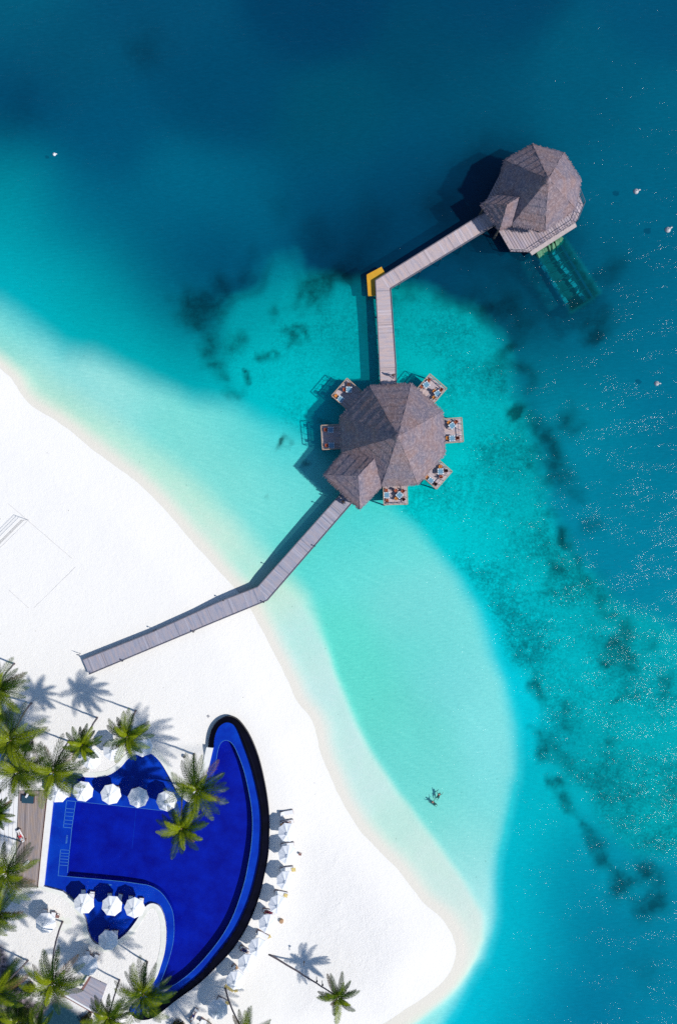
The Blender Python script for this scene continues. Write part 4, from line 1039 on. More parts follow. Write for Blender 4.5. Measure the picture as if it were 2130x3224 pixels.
# ------------------------------------------------------------------ dining terraces, tables, chairs
def make_table():
    t = thing('dining_table', 'x', 'table')
    MB().box((0, 0, .735), (.92, .92, .03)).build('tabletop', MAT['table_blue'], t)
    for sx, sy in ((-1, -1), (1, -1), (1, 1), (-1, 1)):
        MB().box((sx * .4, sy * .4, .36), (.06, .06, .72)).build('leg', MAT['brown_wood'], t)
    mb = MB()
    for sx, sy in ((-1, -1), (1, -1), (1, 1), (-1, 1)):
        MB().lathe((sx * .36, sy * .36, .752), [(.09, 0), (.10, .02)], 10).build('plate', MAT['table_cloth'], t)
    m2 = MB()
    for k in range(4):
        c, s_ = math.cos(k * PI / 2), math.sin(k * PI / 2)
        MB().box((c * .40, s_ * .40, .76), (.07 if k % 2 == 0 else .26, .26 if k % 2 == 0 else .07, .02)).build('napkin', MAT['table_cloth'], t)
    return t
def make_chair(mat):
    t = thing('dining_chair', 'x', 'chair')
    MB().box((0, 0, .44), (.46, .46, .05)).build('seat', MAT[mat], t)
    bk = MB(); bk.box((0, .23, .70), (.46, .04, .44)); bk.box((-.22, 0.05, .66), (.05, .40, .04)); bk.box((.22, .05, .66), (.05, .40, .04)); bk.build('backrest', MAT[mat], t)
    for sx in (-1, 1):
        for sy in (-1, 1): MB().box((sx * .2, sy * .2, .21), (.04, .04, .42)).build('leg', MAT['dark_wood'], t)
    return t
TPROTO = None; CPROTO = {}
def terrace(label, nm, a, b, depth, tables):
    """a,b: outer corners (photo px, left then right looking out from the roof)"""
    z = DK - .1
    A = P(*a, z); B = P(*b, z); c2 = Vector((off2.x, off2.y, 0)); mid = (A + B) / 2
    inw = Vector((-(B - A).y, (B - A).x, 0)).normalized()
    if inw.dot(c2 - mid) < 0: inw = -inw
    o = thing('dining_terrace', label, 'terrace', (mid.x, mid.y, z), 0, 'dining terraces around the larger pavilion')
    l = lambda v: (v.x - mid.x, v.y - mid.y)
    q = [l(A), l(B), l(B + inw * depth), l(A + inw * depth)]
    L = (B - A).length
    vs = [(p[0], p[1], 0) for p in q] + [(p[0], p[1], -.2) for p in q]
    mb = MB(); mb.add(vs[:4], [(0, 1, 2, 3)], [[(0, 0), (L, 0), (L, depth), (0, depth)]])
    mb.add(vs, [(4, 7, 6, 5), (0, 4, 5, 1), (1, 5, 6, 2), (2, 6, 7, 3), (3, 7, 4, 0)])
    mb.build('boards', MAT['deck_boards'], o)
    railing(o, [q[3], q[0], q[1], q[2]], 0, 1.0, 'rail_wood', 1.0, w=.13)
    for i in (0, 1, 2, 3):
        w = .88; MB().tube([(q[i][0] * w, q[i][1] * w, -4.6), (q[i][0] * w, q[i][1] * w, -.15)], .12, 8).build('pile', MAT['pile'], o)
    global TPROTO
    for (tx, ty, rot, tl, chairs) in tables:
        p = P(*z2(tx, ty), z + .75); loc_ = (p.x, p.y, z + .004)
        if TPROTO is None:
            TPROTO = make_table(); t = TPROTO; t.location = loc_; t.rotation_euler = (0, 0, math.radians(rot)); t['label'] = 'square blue dining table %s on the %s' % (tl, nm); t['group'] = 'tables on the dining terraces'
        else: dup(TPROTO, loc_, math.radians(rot), 'square blue dining table %s on the %s' % (tl, nm), 'tables on the dining terraces')
        for (cx, cy, mat, cl) in chairs:
            c = P(*z2(cx, cy), z + .6); d = Vector((c.x - p.x, c.y - p.y, 0))
            ang = math.atan2(d.y, d.x) - PI / 2
            if d.length < .62: c = Vector((p.x, p.y, 0)) + d.normalized() * .62
            lb = '%s chair %s %s table on the %s' % ({'orange_wood': 'orange wooden', 'red_wood': 'red brown', 'dark_wood': 'dark brown'}[mat], cl, {'in the upper half': 'the upper', 'in the lower half': 'the lower', 'in the left half': 'the left', 'in the right half': 'the right'}[tl], nm)
            if mat not in CPROTO:
                CPROTO[mat] = make_chair(mat); t = CPROTO[mat]; t.location = (c.x, c.y, z + .004); t.rotation_euler = (0, 0, ang); t['label'] = lb; t['group'] = 'chairs on the dining terraces'
            else: dup(CPROTO[mat], (c.x, c.y, z + .004), ang, lb, 'chairs on the dining terraces')
UH, LH, LE, RI = 'in the upper half', 'in the lower half', 'in the left half', 'in the right half'
terrace('dining terrace at the upper left of the larger pavilion, deep in its shadow', 'upper left terrace', z2(200, 310), z2(350, 140), 4.6,
        [(370, 240, -3, UH, [(325, 240, 'red_wood', 'left of'), (367, 192, 'dark_wood', 'above')]), (287, 335, -35, LH, [(243, 302, 'orange_wood', 'left of')])])
terrace('dining terrace on the left side of the larger pavilion, half in shadow', 'left terrace', z2(110, 838), z2(96, 602), 4.2,
        [(190, 637, -2, UH, [(140, 637, 'red_wood', 'left of')]), (197, 792, -2, LH, [(150, 792, 'red_wood', 'left of')])])
terrace('sunlit dining terrace at the upper right of the larger pavilion', 'upper right terrace', z2(1160, 97), z2(1325, 240), 4.2,
        [(1133, 192, 35, LE, [(1155, 148, 'red_wood', 'above'), (1086, 213, 'red_wood', 'left of')]), (1245, 280, 33, RI, [(1212, 256, 'orange_wood', 'left of'), (1277, 245, 'red_wood', 'above'), (1208, 317, 'orange_wood', 'below')])])
terrace('dining terrace on the right side of the larger pavilion', 'right terrace', z2(1470, 525), z2(1487, 760), 4.2,
        [(1387, 597, 38, UH, [(1355, 565, 'orange_wood', 'left of'), (1425, 560, 'red_wood', 'right of')]), (1387, 722, 2, LH, [(1340, 718, 'orange_wood', 'left of'), (1440, 718, 'red_wood', 'right of')])])
terrace('dining terrace at the lower right of the larger pavilion', 'lower right terrace', z2(1378, 1052), z2(1226, 1225), 4.2,
        [(1272, 1048, 3, UH, [(1270, 1002, 'orange_wood', 'above'), (1277, 1100, 'red_wood', 'below'), (1326, 1042, 'dark_wood', 'right of')]), (1175, 1140, -38, LH, [(1140, 1103, 'orange_wood', 'left of'), (1222, 1172, 'dark_wood', 'right of')])])
terrace('dining terrace at the bottom of the larger pavilion', 'bottom terrace', z2(942, 1372), z2(710, 1380), 4.2,
        [(742, 1282, 2, LE, [(738, 1236, 'red_wood', 'above'), (745, 1335, 'red_wood', 'below')]), (868, 1282, 45, RI, [(833, 1238, 'red_wood', 'upper left of'), (902, 1243, 'red_wood', 'upper right of'), (836, 1314, 'orange_wood', 'lower left of'), (907, 1322, 'dark_wood', 'lower right of')])])

# ------------------------------------------------------------------ dining hall under the sea
SZ = -2.9; TZ = -0.6
ur = thing('undersea_restaurant', 'sunken glass roofed dining hall seen through the water below the smaller pavilion', 'underwater restaurant', tuple(P(1775, 875, SZ)))
c4 = [P(x, y, SZ + 1) - ur.location for x, y in [(1683, 800), (1768, 762), (1873, 932), (1788, 984)]]
for v in c4: v.z = 0
MB().prism([(v.x, v.y) for v in c4], -.2, 0).build('floor', MAT['sub_floor'], ur)
ctr = (c4[0] + c4[1] + c4[2] + c4[3]) / 4
ax = ((c4[2] + c4[3]) / 2 - (c4[0] + c4[1]) / 2); Lh = ax.length; ax.normalize(); ay = Vector((-ax.y, ax.x, 0)); Wh = (c4[1] - c4[0]).dot(ay); sgn = 1 if Wh > 0 else -1; Wh = abs(Wh) * .94
start = (c4[0] + c4[1]) / 2
def arch(t, k, r=1.0, h=2.2):
    a = PI * k / 12; return start + ax * (Lh * t) + ay * (math.cos(a) * Wh / 2 * r) + Vector((0, 0, .5 + math.sin(a) * (h - .5) * r))
mb = MB(); vs = [arch(t / 10, k) for t in range(11) for k in range(13)]
mb.add(vs, [(t * 13 + k, t * 13 + k + 1, (t + 1) * 13 + k + 1, (t + 1) * 13 + k) for t in range(10) for k in range(12)])
mb.build('glass_roof', MAT['acrylic'], ur, smooth=True)
for t in range(0, 7):
    mb = MB(); mb.tube([arch(t / 6, k, 1.01) for k in range(13)], .035, 6); mb.build('rib', MAT['sub_floor'], ur)
for s_ in (-1, 1):
    mb = MB(); mb.bar(start + ay * s_ * Wh / 2 + Vector((0, 0, .25)), start + ax * Lh + ay * s_ * Wh / 2 + Vector((0, 0, .25)), .35, .55); mb.build('side_wall', MAT['table_blue'], ur)
def lump_bar(a, b, w, h, seed):
    R = random.Random(seed); n = 26; mb = MB()
    pts = [a.lerp(b, i / n) + Vector((R.uniform(-.08, .08), R.uniform(-.08, .08), R.uniform(-.06, .06))) for i in range(n + 1)]
    mb.tube(pts, [w * R.uniform(.75, 1.25) for _ in pts], 9); return mb
e0 = P(*z1(1055, 1795), TZ) - ur.location; e1 = P(*z1(1330, 1628), TZ) - ur.location
lump_bar(e0, e1, .36, .4, 3).build('end_beam', MAT['concrete_algae'], ur)
mb = MB(); mb.box(((e0 + e1) / 2).xy.to_3d() + Vector((0, 0, 1.1)), (((e1 - e0).length) * .96, .25, 2.3), math.atan2((e1 - e0).y, (e1 - e0).x)); mb.build('end_wall', MAT['sub_floor'], ur)
e0 = P(*z1(720, 1195), TZ) - ur.location; e1 = P(*z1(965, 1060), TZ) - ur.location
lump_bar(e0, e1, 1.0, .4, 4).build('entrance_vestibule', MAT['concrete_algae'], ur)
SUBT = None
for k, (x, y, l) in enumerate([(950, 1225, 'first on the right side from the entrance'), (1037, 1355, 'second on the right side from the entrance'), (1115, 1490, 'third on the right side from the entrance'), (1192, 1605, 'beside the far end beam on the right'),
                               (822, 1330, 'first on the left side from the entrance'), (922, 1490, 'second on the left side from the entrance'), (1028, 1648, 'last on the left side before the end beam')]):
    p = P(*z1(x, y), SZ + .8)
    lb = 'pale table in the sunken dining hall, ' + l
    if SUBT is None:
        SUBT = thing('hall_table', lb, 'table', (p.x, p.y, SZ + .004), math.radians(-58), 'tables inside the sunken dining hall')
        MB().box((0, 0, .74), (1.0, .62, .04)).build('tabletop', MAT['table_cloth'], SUBT)
        MB().lathe((0, 0, 0), [(.25, 0), (.25, .03), (.05, .06), (.05, .72)], 10).build('pedestal', MAT['steel'], SUBT)
        for s_ in (-1, 1):
            mb = MB(); mb.box((s_ * .85, 0, .45), (.42, .5, .08)); mb.box((s_ * 1.05, 0, .72), (.07, .5, .5)); mb.build('seat', MAT['white_paint'], SUBT)
    else: dup(SUBT, (p.x, p.y, SZ + .004), math.radians(-58 + (k * 17) % 9), lb)
# ------------------------------------------------------------------ parasols
def make_umbrella(R=1.62, name='parasol', zc=2.3):
    t = thing(name, 'x', 'umbrella')
    n = 8; rise = .62; mb = MB(); vs = []; fs = []
    rings = 5
    for j in range(rings + 1):
        f = j / rings; r = .12 + (R - .12) * f
        for k in range(n):
            for s_ in (0, 1):
                a = 2 * PI * (k + s_ * .5) / n + .25
                rr = r if s_ == 0 else r * math.cos(PI / n) * (1 - .018 * f)
                z = zc + rise * (1 - f) - (0.035 * math.sin(f * PI) if s_ else 0) + (0.02 * math.sin(f * PI) if s_ == 0 else 0)
                vs.append((rr * math.cos(a), rr * math.sin(a), z))
    m = 2 * n
    for j in range(rings):
        for k in range(m): fs.append((j * m + k, (j + 1) * m + k, (j + 1) * m + (k + 1) % m, j * m + (k + 1) % m))
    b0 = len(vs)
    for k in range(m):                         # short hanging hem
        x, y, z = vs[rings * m + k]; vs.append((x, y, z - .10))
    for k in range(m): fs.append((rings * m + k, b0 + k, b0 + (k + 1) % m, rings * m + (k + 1) % m))
    mb.add(vs, fs); cn = mb.build('canopy', MAT['canvas'], t)
    mb = MB(); top = []
    for k in range(n):
        a = 2 * PI * k / n + .25; top.append((.30 * math.cos(a), .30 * math.sin(a), zc + rise + .0))
    top.append((0, 0, zc + rise + .16)); mb.add(top, [(k, (k + 1) % n, n) for k in range(n)]); mb.build('vent_cap', MAT['canvas'], cn)
    mb = MB()
    R_ = random.Random(5)
    for k in range(5):                         # loose tie cords round the tip
        a = 2 * PI * k / 5 + .9; l = R_.uniform(.25, .42); mb.bar((.10 * math.cos(a), .10 * math.sin(a), zc + rise + .12), (l * math.cos(a + .3), l * math.sin(a + .3), zc + rise - .02), .035, .02)
    mb.build('tie_cord', MAT['canvas_seam'], cn)
    mb = MB()
    for k in range(n):
        a = 2 * PI * k / n + .25; mb.bar((0.05 * math.cos(a), .05 * math.sin(a), zc + rise - .06), (R * .98 * math.cos(a), R * .98 * math.sin(a), zc - .03), .03)
    mb.build('ribs', MAT['white_paint'], t)
    MB().tube([(0, 0, 0), (0, 0, zc + rise)], .028, 8).build('pole', MAT['white_paint'], t)
    MB().lathe((0, 0, 0), [(.26, 0), (.26, .07), (.06, .10), (.05, .3)], 16).build('base', MAT['stone_riser'], t)
    return t
UMB = None
def umbrella(px, py, base, rz, label, group, sc=1.0):
    global UMB
    p = P(px, py, base + 2.55)
    l = (p.x, p.y, base)
    if UMB is None:
        UMB = make_umbrella(); UMB.location = l; UMB.rotation_euler = (0, 0, math.radians(rz)); UMB['label'] = label; UMB['group'] = group; o = UMB
    else: o = dup(UMB, l, math.radians(rz), label, group)
    if sc != 1.0: o.scale = (sc, sc, 1.0)
    return o
GN = 'white parasols standing in the pool'
PB = LEDGEZ + .01
umbrella(182, 2497, PB, 10, 'white parasol at the left end of the upper pool row, partly under a palm', GN)
umbrella(260, 2494, PB, 0, 'second white parasol from the left in the upper pool row', GN)
umbrella(347.6, 2503, PB, 20, 'third white parasol from the left in the upper pool row', GN)
umbrella(434, 2513, PB, 26, 'fourth white parasol in the upper pool row with a shadowed upper half', GN)
umbrella(523, 2524, PB, 35, 'last white parasol of the upper pool row, beside the palm', GN)
umbrella(263, 2848, PB, 12, 'leftmost white parasol of the lower pool row', GN)
umbrella(351, 2855, PB, 2, 'middle white parasol of the lower pool row', GN)
umbrella(422.5, 2861, PB, 30, 'white parasol of the lower pool row touching the white sand tongue', GN)
umbrella(339, 2964, PB, 8, 'palm shaded white parasol at the bottom of the small pool bay', GN, .97)
GS = 'white parasols on the sand around the pool'
umbrella(285, 2392, 1.25, 8, 'white parasol above the pool, half under a palm crown', GS)
umbrella(355, 2365, 1.25, 14, 'white parasol above the pool between two palm crowns', GS)
umbrella(447, 2352, 1.25, 30, 'white parasol at the top of the pool bay under palm fronds', GS)
umbrella(142, 2909, 1.25, 12, 'white parasol near the deck end crossed by a trunk shadow', GS)
umbrella(274, 3043, 1.25, 18, 'white parasol in blue palm shade above the slatted platform', GS)
GB = 'white parasols in the curved row on the beach'
bu = [(904, 2623, 'top white parasol of the curved beach row'), (905, 2693, 'second white parasol from the top of the curved beach row'), (899, 2775, 'third white parasol from the top of the curved beach row'),
      (874, 2851, 'fourth beach parasol, just above the sunbather in burgundy'), (843, 2911, 'fifth beach parasol, just below the sunbather in burgundy'), (811, 2986, 'beach parasol above the sunbather in navy'), (777, 3037, 'beach parasol below the sunbather in navy'), (741, 3090, 'beach parasol above the yellow mat and leaning trunk')]
for i, (x, y, l) in enumerate(bu): umbrella(x, y, 0.35, [3, 18, 8, 30, 12, 25, 5, 16][i], l, GB, .93)
umbrella(684, 3183, 0.35, 10, 'lowest beach parasol, lying in violet palm shade', GB)

# ------------------------------------------------------------------ sun loungers
def make_lounger():
    t = thing('sun_lounger', 'x', 'sun lounger')
    fr = MB(); fr.bar((-1.0, .31, .30), (1.0, .31, .30), .06, .09); fr.bar((-1.0, -.31, .30), (1.0, -.31, .30), .06, .09); fr.bar((1.0, -.34, .30), (1.0, .34, .30), .06, .09); fr.bar((-1.0, -.34, .30), (-1.0, .34, .30), .06, .09)
    fr.build('frame', MAT['brown_wood'], t)
    for sx in (-1, 1):
        for sy in (-1, 1): MB().box((sx * .85, sy * .3, .14), (.07, .07, .28)).build('leg', MAT['brown_wood'], t)
    mb = MB(); mb.box((.33, 0, .40), (1.34, .64, .10)); mb.box((.33, 0, .455), (1.28, .58, .03)); o = mb.build('mattress', MAT['towel_white'], t)
    a = Vector((-.34, 0, .42)); b = Vector((-.92, 0, .72)); MB().bar(a, b, .64, .10).build('backrest', MAT['cushion'], t)
    mb = MB(); mb.box(b + Vector((.08, 0, .06)), (.2, .46, .08)); mb.build('pillow', MAT['towel_white'], t)
    return t
LNG = None
def lounger(px, py, base, rz, label, group):
    global LNG
    p = P(px, py, base + .45); l = (p.x, p.y, base)
    if LNG is None:
        LNG = make_lounger(); LNG.location = l; LNG.rotation_euler = (0, 0, math.radians(rz)); LNG['label'] = label; LNG['group'] = group; return LNG
    return dup(LNG, l, math.radians(rz), label, group)
G1 = 'white loungers standing in the shallow pool'
def cap(s): return s
for x, y, r, l in [(262, 2823, 88, 'lounger in the water left of the first lower row parasol tip'), (289, 2828, 84, 'lounger in the water with a crumpled towel, first lower parasol'), (345, 2834, 90, 'lounger left behind the middle lower row parasol'), (375, 2836, 76, 'tilted lounger right behind the middle lower row parasol'),
                   (411, 2842, 88, 'lounger left behind the right hand lower row parasol'), (444, 2848, 84, 'lounger right behind the lower row parasol near the sand tongue'), (335, 2948, 88, 'lounger left behind the shaded parasol of the small bay'), (363, 2951, 84, 'lounger right behind the shaded parasol of the small bay'),
                   (342, 2495, 88, 'lounger left behind the third upper row parasol'), (366, 2497, 84, 'lounger right behind the third upper row parasol'), (424, 2503, 90, 'lounger left behind the fourth upper row parasol'), (449, 2507, 85, 'lounger right behind the fourth upper row parasol'), (217, 2488, 84, 'lounger between the first two parasols of the upper row')]:
    lounger(x, y, PB, r, l, G1)
G2 = 'loungers on the sand beside the pool'
for x, y, r, l in [(140, 2885, 84, 'shaded lounger left behind the parasol near the deck end'), (166, 2893, 80, 'bright lounger right behind the parasol near the deck end'), (273, 3016, 78, 'lounger left behind the blue shaded parasol'), (300, 3026, 72, 'lounger right behind the blue shaded parasol')]:
    lounger(x, y, 1.25, r, l, G2)
G3 = 'loungers in the curved beach row'
bl = [(902, 2560, 9, 'topmost beach lounger, empty, with a pale blue cover'), (903, 2590, 9, 'beach lounger carrying the sunbather in a straw hat'), (905, 2661, 6, 'beach lounger between the first and second beach parasols'), (902, 2737, 6, 'beach lounger between the second and third beach parasols'),
      (884, 2813, -12, 'beach lounger between the third and fourth beach parasols'), (846, 2871, -14, 'beach lounger carrying the sunbather in burgundy'), (826, 2943, -30, 'beach lounger between the fifth and sixth beach parasols'), (772, 2992, -30, 'beach lounger carrying the sunbather in navy'),
      (747, 3054, -45, 'beach lounger half hidden above the yellow mat parasol'), (702, 3152, -28, 'beach lounger above the lowest parasol with a yellow towel'), (610, 3196, 60, 'lounger in deep palm shade left of the lowest parasol'), (647, 3222, -35, 'lounger cut by the bottom picture edge')]
for x, y, r, l in bl: lounger(x, y, 0.36, r, l, G3)

def towel(px, py, h, size, rz, mat, label, cat='towel', name='towel', tilt=0):
    p = P(px, py, h); R = random.Random(int(px)); n = 8; mb = MB(); vs = []
    for j in range(n + 1):
        for i in range(n + 1):
            vs.append(((i / n - .5) * size[0] + R.uniform(-.02, .02), (j / n - .5) * size[1] + R.uniform(-.02, .02), .03 + R.uniform(0, .05)))
    mb.add(vs, [(j * (n + 1) + i, j * (n + 1) + i + 1, (j + 1) * (n + 1) + i + 1, (j + 1) * (n + 1) + i) for j in range(n) for i in range(n)])
    o = mb.build(name, MAT[mat]); o.location = p; o.rotation_euler = (0, 0, math.radians(rz)); tag(o, label, cat); return o
towel(924, 2738, .86, (.62, .6), 8, 'towel_yellow', 'yellow towel on the foot of a beach lounger below the second parasol')
towel(899, 2819, .86, (.6, .55), -20, 'towel_yellow', 'yellow towel on the foot of a beach lounger above the fourth parasol')
towel(845, 2949, .46, (.75, .5), 25, 'towel_yellow', 'yellow towel lying on the sand right of the fifth beach parasol')
towel(716, 3157, .86, (.6, .5), -25, 'towel_yellow', 'yellow towel on the lounger beside the leaning trunk')
towel(722, 3111, .50, (1.6, .55), -32, 'towel_yellow', 'orange yellow mat below the eighth beach parasol', 'mat', 'beach_mat')
towel(743, 3119, .47, (.6, .4), 12, 'towel_yellow', 'small yellow towel at the lower end of the orange mat')
towel(290, 2818, PB + .5, (.5, .8), 84, 'towel_white', 'crumpled white towel on a lounger in the pool')
towel(745, 3046, .9, (.5, .5), -45, 'wicker', 'tan cloth on the half hidden beach lounger', 'cloth', 'cloth')
towel(452, 2352, 1.3, (.4, .4), 0, 'towel_white', 'folded towel beside the parasol at the top of the bay') if False else None

def simple_table(px, py, base, s, mat, label, h=.42, rz=0, name='side_table', cat='side table'):
    p = P(px, py, base + h); t = thing(name, label, cat, (p.x, p.y, base), math.radians(rz))
    MB().box((0, 0, h - .02), (s, s * .85, .05)).build('tabletop', MAT[mat], t)
    for sx in (-1, 1):
        for sy in (-1, 1): MB().box((sx * s * .42, sy * s * .36, (h - .04) / 2), (.05, .05, h - .04)).build('leg', MAT['dark_wood'], t)
    return t
simple_table(181, 2886, 1.25, .5, 'brown_wood', 'small brown side table right of the loungers near the deck end', rz=-10)
simple_table(153, 2882, 1.25, .3, 'brown_wood', 'narrow dark side table between the loungers near the deck end', rz=-10)
simple_table(944, 2690, .42, .42, 'brown_wood', 'small brown table standing alone on the open sand', rz=-20)
simple_table(286, 3008, 1.25, .34, 'dark_wood', 'dark side table between the loungers in blue shade', rz=-12)
p = P(886, 2898, .5)
st = thing('wicker_stool', 'round tan wicker stool standing alone on the sand', 'stool', (p.x, p.y, .42))
MB().lathe((0, 0, 0), [(.26, 0), (.33, .12), (.34, .32), (.31, .44), (.02, .47)], 18).build('seat', MAT['wicker'], st)
mb = MB()
for s_ in (-1, 1): mb.tube([(s_ * .16, .25, .35), (s_ * .18, .34, .6), (s_ * .05, .40, .68)], .022, 6)
mb.build('backrest', MAT['wicker'], st)
# day mattress on the board deck
p = P(88, 2517, 1.7); db = thing('daybed', 'wide navy blue daybed on the board deck', 'daybed', (p.x, p.y, DZ + .004), math.radians(-4))
MB().box((0, 0, .16), (1.85, 1.2, .24)).build('frame', MAT['dark_wood'], db); mb = MB(); mb.box((0, 0, .36), (1.8, 1.15, .16)); mb.build('mattress', MAT['teal_mat'], db)
towel(86, 2505, 1.84, (.3, .7), -32, 'towel_white', 'white towel thrown over the navy daybed')
towel(84, 2718, 1.42, (.35, 1.2), -48, 'towel_white', 'white strip of cloth lying on the board deck beneath the palm', 'cloth', 'cloth')
dl = lounger(66, 2632, DZ + .004, 118, 'white lounger on the board deck with a dark haired guest', 'loungers on the board deck')
# paving disc, stone drum and slab
p = on_ground(203, 2907); tag(MB().lathe((0, 0, -.1), [(1.15, 0), (1.15, .115)], 40).build('paving_disc', MAT['stone_cream']), 'flat round paving disc in the sand right of a palm foot', 'paving')
bpy.data.objects['paving_disc'].location = (p.x, p.y, p.z)
p = on_ground(581, 2381); sd_ = thing('stone_drum', 'low grey stone drum on the sand above the palm by the pool', 'stone drum', tuple(p))
MB().lathe((0, 0, -.1), [(.25, 0), (.27, .35), (.22, .42)], 14).build('drum', MAT['stone_riser'], sd_); MB().lathe((0, 0, .32), [(.15, 0), (.14, .03)], 12).build('lid', MAT['dark_metal'], sd_)
p = on_ground(656, 2255); tag(MB().box((0, 0, .03), (.36, .36, .08), .7).build('stone_slab', MAT['stone_riser']), 'single small grey slab in the sand above the pool tip', 'slab')
bpy.data.objects['stone_slab'].location = p
# second pool glimpsed under the palms at the left edge
pp = thing('plunge_pool', 'small blue plunge pool glimpsed under palms at the left edge', 'swimming pool', tuple(P(0, 2370, 1.25)))
q = [(v.x - pp.location.x, v.y - pp.location.y) for v in (P(x, y, 1.3) for x, y in crom([(-80, 2305), (0, 2318), (22, 2350), (50, 2392), (62, 2412), (20, 2408), (-80, 2384)], 3, True))]
MB().prism(q, -.3, .08).build('basin', MAT['ledge_tile'], pp)
ribbon(q, .35, -.3, .12, True, 1 if not pt_in(*(Vector(q[0]) + Vector((-(Vector(q[1]) - Vector(q[0])).y, (Vector(q[1]) - Vector(q[0])).x)).normalized() * .3), q) else -1).build('coping', MAT['stone_pale'], pp)

# ------------------------------------------------------------------ buoys
def buoy(px, py, r, mat, label, rz):
    p = P(px, py, .1); t = thing('mooring_buoy', label, 'buoy', (p.x, p.y, 0), rz)
    MB().lathe((0, 0, -r * .5), [(.02, -r * .5), (r * .7, -r * .2), (r, r * .35), (r * .92, r * .8), (r * .55, r * 1.2), (r * .1, r * 1.38)], 20).build('body', MAT[mat], t, smooth=True)
    if r > .25:
        MB().tube([(r * .5, 0, r * .5), (r * 1.25, 0.04, r * .35), (r * 1.7, 0.02, r * .1)], [r * .35, r * .28, r * .2], 8).build('mooring_arm', MAT[mat], t, smooth=True)
        MB().lathe((0, 0, r * .82), [(r * .16, 0), (r * .16, .06)], 8).build('ring', MAT['dark_metal'], t)
buoy(171, 485, .26, 'white_paint', 'lone white ball buoy on the dark blue water at left', 0)
buoy(2001, 602, .42, 'buoy_grey', 'dark topped grey buoy right of the smaller pavilion', .3)
buoy(2101, 723, .46, 'buoy_grey', 'palest grey buoy close to the right picture edge', .5)
buoy(2066, 1207, .38, 'buoy_grey', 'grey brown buoy in the glittering water at right', -.1)

# ------------------------------------------------------------------ people
def chain_mesh(name, joints, edges, root, mat, parent, sub=1):
    keys = list(joints); me = bpy.data.meshes.new(name)
    me.from_pydata([joints[k][0] for k in keys], [(keys.index(a), keys.index(b)) for a, b in edges], [])
    o = bpy.data.objects.new(name, me); COL.objects.link(o); o.parent = parent
    sk = o.modifiers.new('skin', 'SKIN'); sk.use_smooth_shade = True
    if not me.skin_vertices: pass
    layer_ = me.skin_vertices[0].data if me.skin_vertices else None
    if layer_ is None:
        bm = bmesh.new(); bm.from_mesh(me); bm.verts.layers.skin.verify(); bm.to_mesh(me); bm.free(); layer_ = me.skin_vertices[0].data
    for i, k in enumerate(keys):
        r = joints[k][1]; layer_[i].radius = (r, r) if not isinstance(r, tuple) else r; layer_[i].use_root = (k == root)
    su = o.modifiers.new('sub', 'SUBSURF'); su.levels = sub; su.render_levels = sub
    me.materials.append(MAT[mat])
    return o
